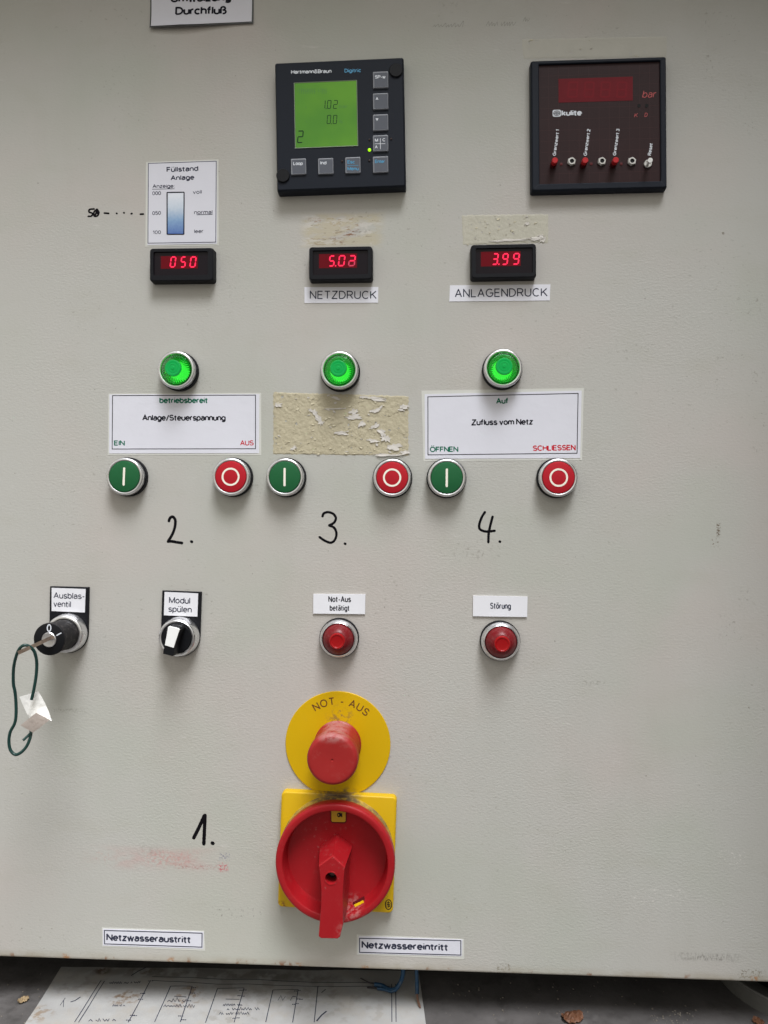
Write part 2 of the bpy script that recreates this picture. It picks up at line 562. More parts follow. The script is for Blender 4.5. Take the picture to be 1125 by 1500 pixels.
REDK = mat('red_handle_plastic', (.30, .007, .011), .45, spec=.32, var=.06, vscale=60, rvar=.08, bump=.2, bscale=900, bdist=.00008, dust=.18, dscale=130, dthr=.58, dustcol=(.34, .09, .08))
REDM = mat('red_knob_plastic', (.285, .014, .013), .5, spec=.35, var=.05, vscale=60, rvar=.08, bump=.2, bscale=1200, bdist=.00008, dust=.22, dscale=170, dthr=.57, dustcol=(.38, .12, .10))
BRTX = mat('brown_print', (.10, .025, .004), .6)
WHITEI = mat('white_insert', (.80, .80, .79), .35)
GRIME = mat('grimy_black_sleeve', (.011, .010, .011), .6, spec=.25, bump=.4, bscale=900, bdist=.0002, dust=.5, dscale=330, dthr=.52, dustcol=(.12, .105, .095))
KEYM = mat('tarnished_key_metal', (.30, .23, .18), .45, metal=.85, var=.4, vscale=260, rvar=.15, bump=.4, bscale=500, bdist=.0003, dust=.5, dscale=260, dthr=.52, dustcol=(.16, .10, .07))
WIREG = mat('dark_green_wire_jacket', (.006, .035, .030), .33)
CARD = mat('crumpled_white_card', (.80, .79, .76), .5, var=.06, vscale=90, bump=.7, bscale=160, bdist=.0012, dust=.28, dscale=300, dthr=.58, dustcol=(.45, .40, .36))
CARDB = mat('dirty_card_back', (.43, .37, .33), .6, var=.14, vscale=220, bump=.5, bscale=300, bdist=.0006, dust=.5, dscale=420, dthr=.5, dustcol=(.26, .20, .17))
WIREB = mat('blue_wire_jacket', (.008, .045, .10), .5, dust=.5, dscale=300, dthr=.5, dustcol=(.07, .08, .09))
COPPER = mat('dull_copper', (.30, .17, .12), .5, metal=.6, var=.2, vscale=400)
DARKW = mat('bare_black_wire', (.02, .017, .017), .5)
LEAFM = mat('dry_brown_leaf', (.12, .05, .024), .6, var=.45, vscale=220, bump=.6, bscale=400, bdist=.001)
CRUMB = mat('pale_grit', (.17, .15, .125), .8, var=.3, vscale=300)
BLUEC = None

def settle(m, cx, cy, rx, ry, c, ns, thr, wid, amt):
    """a patch of grime with a shape of its own, in the part's own coordinates"""
    nt = m.node_tree
    b = nt.nodes['Principled BSDF']
    L = nt.links.new
    tcn = node(nt, 'ShaderNodeTexCoord')
    mp = node(nt, 'ShaderNodeMapping')
    mp.inputs['Location'].default_value = (-cx / rx, -cy / ry, 0)
    mp.inputs['Scale'].default_value = (1 / rx, 1 / ry, 0)
    ln = node(nt, 'ShaderNodeVectorMath', operation='LENGTH')
    nz = node(nt, 'ShaderNodeTexNoise')
    nz.inputs['Scale'].default_value = ns
    nz.inputs['Detail'].default_value = 7
    nz.inputs['Roughness'].default_value = .65
    f1 = node(nt, 'ShaderNodeMapRange', interpolation_type='SMOOTHSTEP')
    for i, q in enumerate((1.0, .2, 0, 1)): f1.inputs[i + 1].default_value = q
    f2 = node(nt, 'ShaderNodeMapRange', interpolation_type='SMOOTHSTEP')
    for i, q in enumerate((thr, thr + wid, 0, amt)): f2.inputs[i + 1].default_value = q
    mu = node(nt, 'ShaderNodeMath', operation='MULTIPLY')
    mx = node(nt, 'ShaderNodeMix', data_type='RGBA')
    L(tcn.outputs['Object'], mp.inputs[0]); L(tcn.outputs['Object'], nz.inputs['Vector']); L(mp.outputs[0], ln.inputs[0]); L(ln.outputs['Value'], f1.inputs[0]); L(nz.outputs['Fac'], f2.inputs[0])
    L(f1.outputs[0], mu.inputs[0]); L(f2.outputs[0], mu.inputs[1]); L(mu.outputs[0], mx.inputs[0])
    L(b.inputs['Base Color'].links[0].from_socket, mx.inputs[6])
    mx.inputs[7].default_value = (*c, 1)
    L(mx.outputs[2], b.inputs['Base Color'])
settle(YELL, -.001, .0425, .024, .0075, (.10, .07, .05), 200, .34, .2, .92)
settle(YELL, -.040, -.041, .006, .004, (.20, .07, .02), 400, .44, .1, .9)
settle(YELD, .0, .040, .022, .010, (.075, .055, .045), 220, .36, .2, .95)
settle(YDISC, .002, .020, .014, .012, (.22, .13, .04), 330, .50, .1, .75)
settle(YDISC, .004, -.036, .014, .006, (.12, .075, .04), 260, .42, .2, .8)
settle(REDM, .0, .0165, .016, .006, (.36, .15, .14), 240, .30, .25, .85)
settle(REDK, -.006, .010, .030, .030, (.34, .12, .11), 420, .60, .05, .5)
settle(REDK, .014, -.034, .012, .010, (.40, .16, .15), 300, .44, .15, .6)
settle(REDK, .0, -.050, .010, .016, (.10, .012, .012), 300, .60, .04, .7)

# ------------------------------------------------------------------ door paint with its marks
def door_material():
    m = bpy.data.materials.new('pebble_grey_paint')
    m.use_nodes = True
    nt = m.node_tree
    L = nt.links.new
    b = nt.nodes['Principled BSDF']
    tcn = node(nt, 'ShaderNodeTexCoord')
    P = tcn.outputs['Object']
    sp = node(nt, 'ShaderNodeSeparateXYZ')
    L(P, sp.inputs[0])
    def math_(op, a, b_=None, c=None, clamp=False):
        n = node(nt, 'ShaderNodeMath', operation=op)
        n.use_clamp = clamp
        for i, v in enumerate((a, b_, c)):
            if v is None: continue
            if isinstance(v, (int, float)): n.inputs[i].default_value = v
            else: L(v, n.inputs[i])
        return n.outputs[0]
    def mrange(v, a, b_, c=0.0, d=1.0):
        n = node(nt, 'ShaderNodeMapRange', interpolation_type='SMOOTHSTEP')
        L(v, n.inputs[0])
        for i, q in enumerate((a, b_, c, d)): n.inputs[i + 1].default_value = q
        return n.outputs[0]
    def nz(scale, detail=4, stretch=None, rough=.55, off=0.0):
        n = node(nt, 'ShaderNodeTexNoise')
        n.inputs['Scale'].default_value = scale
        n.inputs['Detail'].default_value = detail
        n.inputs['Roughness'].default_value = rough
        mp = node(nt, 'ShaderNodeMapping')
        mp.inputs['Location'].default_value = (off, off * .7, off * .3)
        if stretch: mp.inputs['Scale'].default_value = stretch
        L(P, mp.inputs[0])
        L(mp.outputs[0], n.inputs['Vector'])
        return n.outputs['Fac']
    col = node(nt, 'ShaderNodeRGB')
    col.outputs[0].default_value = (.420, .413, .382, 1)
    cur = [col.outputs[0]]
    def mix(fac, c):
        x = node(nt, 'ShaderNodeMix', data_type='RGBA')
        L(cur[0], x.inputs[6])
        x.inputs[7].default_value = (*c, 1)
        if isinstance(fac, (int, float)): x.inputs[0].default_value = fac
        else: L(fac, x.inputs[0])
        cur[0] = x.outputs[2]
    # broad mottling of an old paint coat: pinkish and greenish drifts
    mix(mrange(nz(5, 3), .42, .68, 0, .8), (.445, .405, .376))
    mix(mrange(nz(7, 3, off=3.1), .45, .70, 0, .7), (.390, .402, .350))
    mix(mrange(nz(22, 5, (1, 1, 2.2), off=5), .5, .8, 0, .35), (.375, .365, .315))
    # fine pores and specks
    mix(mrange(nz(900, 2, (.6, 1, 1.3)), .62, .74, 0, .28), (.27, .255, .215))
    mix(mrange(nz(330, 2, off=9), .735, .765, 0, .55), (.13, .12, .10))
    # nicks: short dark scratches, hairlines and chips of several sizes
    mix(mrange(nz(150, 3, (.7, 1, 3.2), .6, 51), .735, .765, 0, .65), (.17, .155, .125))
    mix(mrange(nz(150, 3, (2.6, 1, .55), .6, 52), .745, .775, 0, .55), (.20, .185, .15))
    mix(mrange(nz(75, 5, (1, 1, 1.6), .7, 53), .725, .745, 0, .75), (.15, .125, .095))
    mix(math_('MULTIPLY', mrange(nz(11, 2, off=54), .52, .66), mrange(nz(260, 4, (1, 1, 1.5), .65, 55), .60, .68, 0, .5)), (.22, .205, .17))
    mix(mrange(nz(60, 4, (.5, 1, 2.4), .6, 56), .66, .74, 0, .45), (.52, .505, .475))
    # hand grease round the working height, smeared up and down
    mix(math_('MULTIPLY', mrange(nz(3.2, 2, off=57), .42, .62), mrange(nz(26, 5, (1.6, 1, .35), .6, 58), .44, .72, 0, .09)), (.30, .285, .245))
    def patch(x0, y0, x1, y1, c, ns, thr, wid, amt, soft=.35, stretch=None, off=0.0):
        a, d = at(x0, y0), at(x1, y1)
        cx, cz = (a.x + d.x) / 2, (a.y + d.y) / 2
        hw, hz = abs(d.x - a.x) / 2, abs(d.y - a.y) / 2
        dx = math_('DIVIDE', math_('ABSOLUTE', math_('SUBTRACT', sp.outputs[0], cx)), hw)
        dz = math_('DIVIDE', math_('ABSOLUTE', math_('SUBTRACT', sp.outputs[2], cz)), hz)
        e = mrange(math_('MAXIMUM', dx, dz), 1.0, 1 - soft)
        f = math_('MULTIPLY', e, mrange(nz(ns, 5, stretch, .65, off), thr, thr + wid, 0, amt))
        mix(f, c)
    # pink smear below the 1.
    patch(104, 1232, 340, 1284, (.44, .30, .28), 60, .36, .30, .62, .8, (.6, 1, 1.6), off=.4)
    patch(112, 1240, 186, 1270, (.42, .26, .23), 420, .53, .12, .45, .8, off=1)
    patch(196, 1240, 300, 1274, (.44, .23, .21), 420, .45, .16, .7, .7, off=2)
    patch(200, 1236, 240, 1256, (.30, .29, .26), 300, .45, .2, .5, off=2.5)
    patch(240, 1264, 336, 1276, (.33, .15, .14), 500, .50, .10, .65, .6, off=3)
    patch(320, 1248, 338, 1262, (.13, .13, .22), 700, .52, .05, .8, off=4)
    patch(318, 1262, 336, 1279, (.45, .10, .12), 700, .50, .06, .85, off=5)
    # grey scuffs near the bottom
    patch(975, 1392, 1098, 1412, (.17, .165, .145), 330, .42, .22, .8, .8, (2.0, 1, .8), off=6)
    patch(1078, 1418, 1125, 1436, (.20, .18, .14), 500, .50, .08, .8, off=7)
    patch(725, 1410, 750, 1424, (.20, .18, .14), 500, .52, .06, .8, off=7.4)
    patch(300, 1326, 395, 1348, (.19, .18, .16), 420, .58, .05, .7, off=8)
    patch(150, 1410, 250, 1420, (.25, .24, .20), 500, .55, .06, .6, off=8.4)
    patch(55, 1035, 140, 1046, (.22, .21, .18), 700, .50, .08, .6, .8, off=9)
    patch(842, 995, 895, 1006, (.22, .21, .18), 600, .50, .08, .6, .8, off=10)
    # pale scuffs
    patch(905, 1292, 1030, 1330, (.58, .56, .52), 260, .58, .05, .6, .5, (1, 1, 1.8), off=11)
    patch(1050, 1244, 1095, 1268, (.60, .58, .54), 420, .57, .05, .8, off=12)
    # brown drips
    patch(1049, 764, 1056, 788, (.10, .065, .035), 700, .46, .08, .95, .5, off=13)
    patch(1040, 786, 1056, 806, (.11, .07, .04), 700, .56, .05, .9, .5, off=14)
    # old pencil jottings rubbed away
    # rusted-through flecks under the big controller
    patch(444, 318, 540, 330, (.26, .12, .045), 230, .53, .05, .9, .4, (.7, 1, 2.2), off=15)
    patch(448, 348, 512, 360, (.16, .06, .025), 300, .49, .05, .95, .4, (.6, 1, 2.0), off=16)
    patch(480, 326, 530, 350, (.20, .085, .035), 240, .54, .05, .9, .4, (.6, 1, 2.2), off=17)
    patch(434, 310, 568, 364, (.44, .39, .27), 70, .40, .14, .7, .3, (.5, 1, 1.4), off=18)
    patch(436, 312, 566, 362, (.53, .51, .47), 150, .54, .05, .6, .25, (.5, 1, 1.6), off=18.5)
    patch(440, 314, 560, 360, (.20, .17, .13), 260, .60, .04, .7, .3, (.5, 1, 2), off=18.8)
    # grime round the lamps and buttons
    for (x, y, r) in ((298, 560, 30), (530, 520, 26), (530, 560, 24), (770, 560, 30), (215, 720, 24), (370, 720, 30), (600, 725, 30),
                      (850, 725, 26), (545, 955, 34), (785, 965, 28), (120, 975, 30), (300, 960, 22)):
        patch(x - r, y - r, x + r, y + r, (.20, .18, .14), 800, .57, .06, .55, .9, off=x * .01)
    for k, (x0, y0, x1, y1) in enumerate(((1020, 0, 1042, 60), (1030, 60, 1050, 130), (1085, 165, 1112, 205), (1085, 420, 1125, 470), (965, 440, 1005, 485), (1095, 640, 1125, 670), (1045, 500, 1075, 540),
                                         (1070, 855, 1112, 900), (630, 0, 700, 22), (640, 780, 760, 830), (1040, 880, 1100, 960), (880, 500, 1000, 520), (700, 200, 716, 218), (1095, 535, 1125, 580))):
        patch(x0, y0, x1, y1, (.19, .175, .145), 330, .57, .08, .48, .85, (1.2, 1, 1.2), off=60 + k * 1.7)
    # dusty lower lip, rust at the hem
    zb = at(560, 1421).y
    hem = mrange(sp.outputs[2], zb + .0085, zb + .001)
    mix(math_('MULTIPLY', hem, mrange(nz(60, 4, off=20), .35, .7, .25, .75)), (.30, .265, .20))
    mix(math_('MULTIPLY', mrange(sp.outputs[2], zb + .006, zb + .001), mrange(nz(95, 5, (1, 1, .6), off=21), .60, .66, 0, .9)), (.20, .085, .035))
    for (x, y) in ((97, 1403), (250, 1408), (437, 1416), (535, 1420), (1105, 1436)):
        patch(x - 7, y - 8, x + 7, y + 6, (.34, .16, .06), 500, .42, .12, .95, .8, off=x)
    L(cur[0], b.inputs['Base Color'])
    L(mrange(nz(40, 4, off=30), .3, .7, .46, .60), b.inputs['Roughness'])
    b.inputs['Specular IOR Level'].default_value = .35
    # orange-peel of the sprayed coat
    h1 = nz(620, 2, (.62, 1, 1.15), .5, 40)
    h2 = nz(1500, 2, (.8, 1, 1.2), .5, 41)
    hs = math_('ADD', math_('MULTIPLY', h1, .7), math_('MULTIPLY', h2, .3))
    amp = mrange(nz(9, 2, off=42), .3, .7, .35, 1.0)
    bp = node(nt, 'ShaderNodeBump')
    bp.inputs['Distance'].default_value = .00030
    L(amp, bp.inputs['Strength'])
    L(hs, bp.inputs['Height'])
    L(bp.outputs[0], b.inputs['Normal'])
    return m
PAINT = door_material()

# ------------------------------------------------------------------ the setting
def floor_material():
    m = mat('dusty_dark_sheet', (.095, .088, .085), .6, var=.55, vscale=24, bump=.3, bscale=70, bdist=.002, dust=.6, dscale=70, dthr=.52, dustcol=(.035, .032, .030), rvar=.15)
    return m
FLOORM = floor_material()
fl = mesh('floor', [(-2, -2, FLOOR_Z), (2, -2, FLOOR_Z), (2, 1.2, FLOOR_Z), (-2, 1.2, FLOOR_Z)], [(0, 1, 2, 3)], FLOORM)
tag(fl, 'dark dusty sheet metal base below the cabinet door', None, None, 'structure')

BOT = at(560, 1421).y
TOPZ = 0.545
def door_block():
    L = []
    cy, hh = (TOPZ + BOT) / 2, TOPZ - BOT
    L.append((rrect(1.30, hh, .003, 4, .0, cy), -.022))
    L.append((rrect(1.30, hh, .003, 4, .0, cy), -.0022))
    for k in range(1, 5):
        a = PI / 2 * k / 4
        i = .0022 * (1 - math.cos(a))
        L.append((rrect(1.30 - 2 * i, hh - 2 * i, .003, 4, 0, cy), -.0022 + .0022 * math.sin(a)))
    return loft(L)
# door paint uses upright coordinates, so its mesh is built directly in X, Y, Z
V, Fc = door_block()
panel = mesh('cabinet_door', [(v[0], -v[2], v[1]) for v in V], Fc, PAINT, None, 12)
for pl_ in panel.data.polygons:
    if pl_.area > .05: pl_.use_smooth = False
tag(panel, 'pebble grey painted steel cabinet door carrying all the lamps, buttons and meters', 'cabinet door')
BODYM = mat('dark_cabinet_inside', (.06, .06, .058), .7, var=.2, vscale=20)
def xbox(x0, x1, y0, y1, z0, z1):
    return ([(x0, y0, z0), (x1, y0, z0), (x1, y1, z0), (x0, y1, z0), (x0, y0, z1), (x1, y0, z1), (x1, y1, z1), (x0, y1, z1)],
            [(0, 3, 2, 1), (4, 5, 6, 7), (0, 1, 5, 4), (1, 2, 6, 5), (2, 3, 7, 6), (3, 0, 4, 7)])
body = mesh('cabinet_body', *join(xbox(-.64, .64, .026, .32, BOT + .004, TOPZ)), BODYM)
tag(body, 'dark steel cabinet body behind the grey door', 'cabinet', None, 'structure')
backp = mesh('back_wall', *xbox(-.9, .9, .322, .34, FLOOR_Z + .001, TOPZ + .02), BODYM)
tag(backp, 'dark wall behind the cabinet', None, None, 'structure')
# added slab out of view, put in to darken the upper door
top_shade = mesh('added_top_shade', *xbox(-.80, .80, -.152, .34, TOPZ + .021, TOPZ + .045), BODYM, body)
mesh('added_side_shade', *xbox(.37, .40, -.27, -.0004, BOT, TOPZ + .02), BODYM, body)  # added upright slab out of view, put in to darken the door's right side

# ------------------------------------------------------------------ lamps and push buttons
BASEP = [(0, 0), (.01455, 0), (.01455, .0042), (.0142, .0048), (.0120, .0048)]
def root_of(px, py, h):
    """door point under a knob whose front centre shows at px, py at height h"""
    return at(px, py, h)

def bezel(parent, flat=False):
    mesh('collar', *lathe([(.0125, .0001), (.0148, .0001), (.0148, .0036), (.0145, .0042), (.0125, .0042)], 72), BLACKP, parent, 35)
    if flat:   # conical metal ring of the red lamps
        pr = [(.0136, .0040), (.0140, .0044), (.01425, .0056), (.01395, .0068), (.0126, .0096), (.0122, .0099), (.0119, .0098), (.0117, .0090), (.0117, .0060)]
    else:
        pr = [(.0136, .0040), (.0139, .0044), (.0140, .0086), (.0138, .0095), (.0132, .0101), (.0124, .0102), (.0119, .0099), (.0117, .0092), (.0117, .0060)]
    mesh('bezel_ring', *lathe(pr, 96), CHROME, parent, 40)

def lens_prof(r0=.01155):
    return [(r0, .0070), (r0, .0096), (.0111, .0104), (.0066, .0158), (.0062, .0160)]

def green_lamp(px, py, label, m_group):
    T = Thing('signal_lamp', label, 'signal lamp', root_of(px, py, .010), 0, m_group)
    bezel(T)
    NR = 40
    n = NR * 8
    prof = [(.01155, .0050), (.01155, .0094), (.0112, .0103), (.0106, .0109), (.0098, .0118), (.0078, .0141), (.0070, .0149), (.0062, .0158), (.0030, .0158), (0, .0158),
            (0, .0147), (.0054, .0147), (.0102, .0092), (.0104, .0050), (.01155, .0050)]
    def wobble(a, z):
        if .0105 < z < .0146:
            return 1 + .045 * (abs(math.cos(a * NR / 2)) - .6) * math.sin(PI * (z - .0105) / .0041) ** .5
        return 1
    V, Fc = lathe(prof, n, wob=wobble)
    mesh('lens', V, Fc, GLENS, T, 25)
    mesh('lens_tip', *lathe([(.0060, .01575), (.0060, .0168), (.0057, .0174), (.0050, .0176), (.0038, .0172), (.0037, .0174), (.0026, .0175), (.0025, .0173), (.0012, .0174), (.0010, .0178), (0, .0178)], 48), GNUB, T, 35)
    rf = mesh('reflector', *lathe([(.0103, .0060), (.0096, .0030), (.0080, .0014), (0, .0012)], 48), GWALL, T, 35)
    mesh('lit_bulb', *lathe([(.0074, .0014), (.0072, .0028), (.0054, .0044), (.0026, .0053), (0, .0055)], 40), GCORE, rf, 60)
    return T
green_lamp(257.6, 541.4, 'lit green signal lamp above the betriebsbereit label', 'lit green signal lamps')
green_lamp(496.9, 541.8, 'lit green signal lamp above the flaking yellowed patch', 'lit green signal lamps')
green_lamp(737.2, 539.0, 'lit green signal lamp above the Auf label', 'lit green signal lamps')

def red_lamp(px, py, label):
    T = Thing('signal_lamp', label, 'signal lamp', root_of(px, py, .0085), 0, 'unlit red signal lamps')
    bezel(T, True)
    mesh('lens', *lathe([(.01165, .0062), (.0114, .0094), (.0110, .0106), (.0100, .0124), (.0086, .0144), (.0070, .0160), (.0060, .0166), (0, .0166)], 80), RLENS, T, 40)
    mesh('lens_tip', *lathe([(.0059, .0165), (.0058, .0174), (.0054, .0179), (.0047, .0180), (.0043, .0177), (.0036, .0176), (0, .0177)], 56), RNUB, T, 40)
red_lamp(495.6, 936.5, 'dark red signal lamp below the Not-Aus plate')
red_lamp(733.8, 940.6, 'dark red signal lamp below the St\u00f6rung plate')

def push_button(px, py, on, label, tilt=0.0):
    T = Thing('push_button', label, 'push button', root_of(px, py, .0105), tilt, 'round push buttons in three pairs')
    bezel(T)
    capm = GCAP if on else RCAP
    c = mesh('cap', *lathe([(.01165, .0060), (.01165, .0098), (.0113, .0104), (.0107, .0106), (0, .0106)], 80), capm, T, 35)
    k = Ink(.01068)
    if on:
        pts = [(0, -.0063), (0, .0063)]
        V, Fc = ribbon(pts, .00155, .01068)
        V, Fc = slab(rrect(.00160, .0136, .0007, 4), .0105, .01072)
        mesh('bar_symbol', V, Fc, SYM, c)
    else:
        mesh('ring_symbol', *lathe([(.00670, .0105), (.00670, .01072), (.00535, .01072), (.00535, .0105)], 64), SYM, c, 30)
push_button(181.6, 698.0, True, 'green push button under the word EIN', -.03)
push_button(337.8, 698.4, False, 'red push button under the word AUS')
push_button(416.9, 698.8, True, 'green push button under the flaking yellowed patch')
push_button(574.4, 699.6, False, 'red push button under the flaking yellowed patch')
push_button(654.5, 699.9, True, 'green push button under the word \u00d6FFNEN')
push_button(818.4, 699.6, False, 'red push button under the word SCHLIESSEN')

# ------------------------------------------------------------------ big digital controller
def controller():
    H = .0100
    T = Thing('process_controller', 'dark square controller with green screen and grey keys', 'controller', at(498.6, 183.5, H), math.radians(1.4))
    a, b_ = T.loc(404.2, 186, H), T.loc(592.6, 184, H)
    t, u = T.loc(498, 87.6, H), T.loc(498, 276.5, H)
    W, HH = b_.x - a.x, t.y - u.y
    cx, cy = (a.x + b_.x) / 2, (t.y + u.y) / 2
    L = [(rrect(W + .0006, HH + .0006, .0012, 4, cx, cy), .0001), (rrect(W + .0004, HH + .0004, .0012, 4, cx, cy), H - .0022),
         (rrect(W - .0004, HH - .0004, .0012, 4, cx, cy), H - .0008), (rrect(W - .002, HH - .002, .0010, 4, cx, cy), H)]
    mesh('case', *loft(L), CASE, T, 30)
    def P(zx, zy, h=H): return T.loc(380 + zx / 4.6875, 70 + zy / 4.6875, h)
    # screen
    p, q = P(242, 246), P(673, 670)
    sw, sh, sxx, syy = q.x - p.x, p.y - q.y, (p.x + q.x) / 2, (p.y + q.y) / 2
    fr = mesh('screen', *loft([(rrect(sw, sh, .0003, 3, sxx, syy), H - .0005), (rrect(sw, sh, .0003, 3, sxx, syy), H + .00015)]), LCD, T)
    mesh('screen_rim', *loft([(rrect(sw + .0012, sh + .0012, .0004, 3, sxx, syy), H - .0001), (rrect(sw + .0011, sh + .0011, .0004, 3, sxx, syy), H + .0004), (rrect(sw + .0002, sh + .0002, .0004, 3, sxx, syy), H + .0002)], False, False), LCDE, fr)
    z = H + .0002
    dg = Ink(z)
    def seg7(k, x0, y0, x1, y1, ch, w=.0005, sl=.09):
        a_, c_ = P(x0, y1), P(x1, y0)
        S = {'0': 'abcdef', '1': 'bc', '2': 'abged', '3': 'abgcd'}[ch]
        x, y, X, Y = a_.x, a_.y, c_.x, c_.y
        m_ = (y + Y) / 2
        g_ = .00012
        seg = {'a': ((x + g_, Y), (X - g_, Y)), 'b': ((X, Y - g_), (X, m_ + g_)), 'c': ((X, m_ - g_), (X, y + g_)), 'd': ((x + g_, y), (X - g_, y)), 'e': ((x, y + g_), (x, m_ - g_)), 'f': ((x, m_ + g_), (x, Y - g_)), 'g': ((x + g_, m_), (X - g_, m_))}
        for s_ in S:
            k.stroke([(v[0] + (v[1] - y) * sl, v[1]) for v in seg[s_]], w)
    seg7(dg, 436, 362, 448, 418, '1'); seg7(dg, 466, 362, 488, 418, '0'); seg7(dg, 508, 362, 532, 418, '2')
    seg7(dg, 464, 464, 486, 522, '0'); seg7(dg, 506, 464, 528, 522, '0')
    seg7(dg, 262, 572, 294, 652, '2', .0008)
    for zx, zy in ((458, 419), (495, 523)):
        p = P(zx, zy)
        dg.stroke([(p.x - .0003, p.y), (p.x + .0003, p.y)], .0006)
    dg.build('digits', LCDT, fr)
    ft = Ink(z)
    ft.text('bar', P(546, 416), P(608, 414), mm(24 / 4.69, H), .14)
    ft.text('%', P(546, 520), P(572, 520), mm(22 / 4.69, H), .12)
    rnd = random.Random(4)
    x = 262
    while x < 462:
        if not 380 < x < 400:
            for r_ in range(3):
                p = P(x + rnd.uniform(-2, 2), 284 + r_ * 9)
                ft.stroke([(p.x, p.y), (p.x + .0007 * rnd.uniform(.5, 1.3), p.y)], .0004)
            p = P(x, 282)
            if rnd.random() < .7: ft.stroke([(p.x, p.y), (p.x, p.y - .0038)], .0004)
        x += 13
    for zx, zy in ((315, 404), (318, 502)):
        p = P(zx, zy)
        ft.stroke([(p.x, p.y), (p.x + .0012, p.y - .0016)], .0003)
    ft.build('faint_digits', LCDF, fr)
    # keys
    def key(x0, y0, x1, y1):
        p, q = P(x0, y0), P(x1, y1)
        w, h_, cx_, cy_ = q.x - p.x, p.y - q.y, (p.x + q.x) / 2, (p.y + q.y) / 2
        k = mesh('key', *loft([(rrect(w + .0004, h_ + .0004, .0006, 3, cx_, cy_), H - .0003), (rrect(w, h_, .0006, 3, cx_, cy_), H + .0011), (rrect(w - .0011, h_ - .0011, .0005, 3, cx_ + .0002, cy_ - .0002), H + .0013), (rrect(w - .0014, h_ - .0014, .0004, 3, cx_ + .0002, cy_ - .0002), H + .0012)]), [KEYE, KEYC], T)
        me = k.data
        top = me.polygons[-1].index
        for pl in me.polygons:
            pl.material_index = 1 if pl.index == top else 0
        return k
    zk = H + .00126
    def KT(k, ch, items, m, name='lettering'):
        I = Ink(zk)
        for (t_, x0, x1, y, c) in items:
            I.text(t_, P(x0, y, zk), P(x1, y - .5, zk), mm(c / 4.69, H), .20)
        return I
    kk = key(780, 172, 885, 278)
    KT(kk, 0, [('SP-w', 793, 866, 212, 24)], WHITEP).build('lettering', WHITEP, kk)
    for (y0, y1, tri) in ((320, 424, ((797, 356), (818, 356), (807.5, 337))), (465, 570, ((807.5, 503), (818, 484), (797, 484)))):
        kk = key(780, y0, 885, y1)
        pts = [P(*v, zk) for v in tri]
        mesh('arrow', [(v.x, v.y, zk) for v in pts], [(0, 1, 2)], WHITEP, kk)
    kk = key(780, 608, 885, 712)
    I = KT(kk, 0, [('M', 793, 815, 646, 22), ('C', 845, 866, 643, 22), ('A', 793, 812, 692, 22)], WHITEP)
    a, b_, c, d = P(793, 659, zk), P(864, 658, zk), P(830, 622, zk), P(831, 696, zk)
    I.stroke([a, b_], .0004); I.stroke([c, d], .0004)
    I.build('lettering', WHITEP, kk)
    kk = key(218, 768, 322, 872); KT(kk, 0, [('Loop', 232, 298, 806, 24)], WHITEP).build('lettering', WHITEP, kk)
    kk = key(404, 765, 509, 868); KT(kk, 0, [('Ind', 418, 460, 802, 24)], WHITEP).build('lettering', WHITEP, kk)
    kk = key(590, 758, 695, 862)
    I = KT(kk, 0, [('Esc', 604, 656, 796, 24), ('Menu', 604, 682, 842, 24)], CYANP)
    I.stroke([P(604, 809, zk), P(680, 807, zk)], .0003)
    I.build('lettering', CYANP, kk)
    kk = key(780, 753, 885, 858); KT(kk, 0, [('Enter', 793, 862, 792, 24)], CYANP).build('lettering', CYANP, kk)
    # little diodes
    for (zx, zy, m, r) in ((756, 702, LEDG, 11), (756, 632, LEDO, 6), (905, 627, LEDO, 7), (568, 780, LEDO, 7), (755, 775, LEDO, 7)):
        p = P(zx, zy)
        r_ = mm(r / 4.69, H)
        o = mesh('diode', *lathe([(r_, H - .0002), (r_, H + .0003), (r_ * .7, H + .0007), (0, H + .0009)], 20, p.x, p.y), m, T, 50)
        if m is LEDG: o['label'] = 'lit yellow-green diode'
    # corner screw caps
    for (zx, zy) in ((163, 880), (938, 158)):
        p = P(zx, zy)
        mesh('screw_cap', *lathe([(.0050, H - .0012), (.0050, H + .0009), (.0046, H + .0013), (0, H + .0013)], 40, p.x, p.y), CAPB, T, 35)
    I = Ink(H + .00006)
    I.text('Hartmann&Braun', P(218, 180), P(495, 173), mm(27 / 4.69, H), .20, 0, .20)
    I.build('maker_lettering', WHITEP, T)
    I = Ink(H + .00006)
    I.text('Digitric', P(584, 171), P(698, 168), mm(27 / 4.69, H), .19, 0, .20)
    I.build('type_lettering', CYANP, T)
controller()

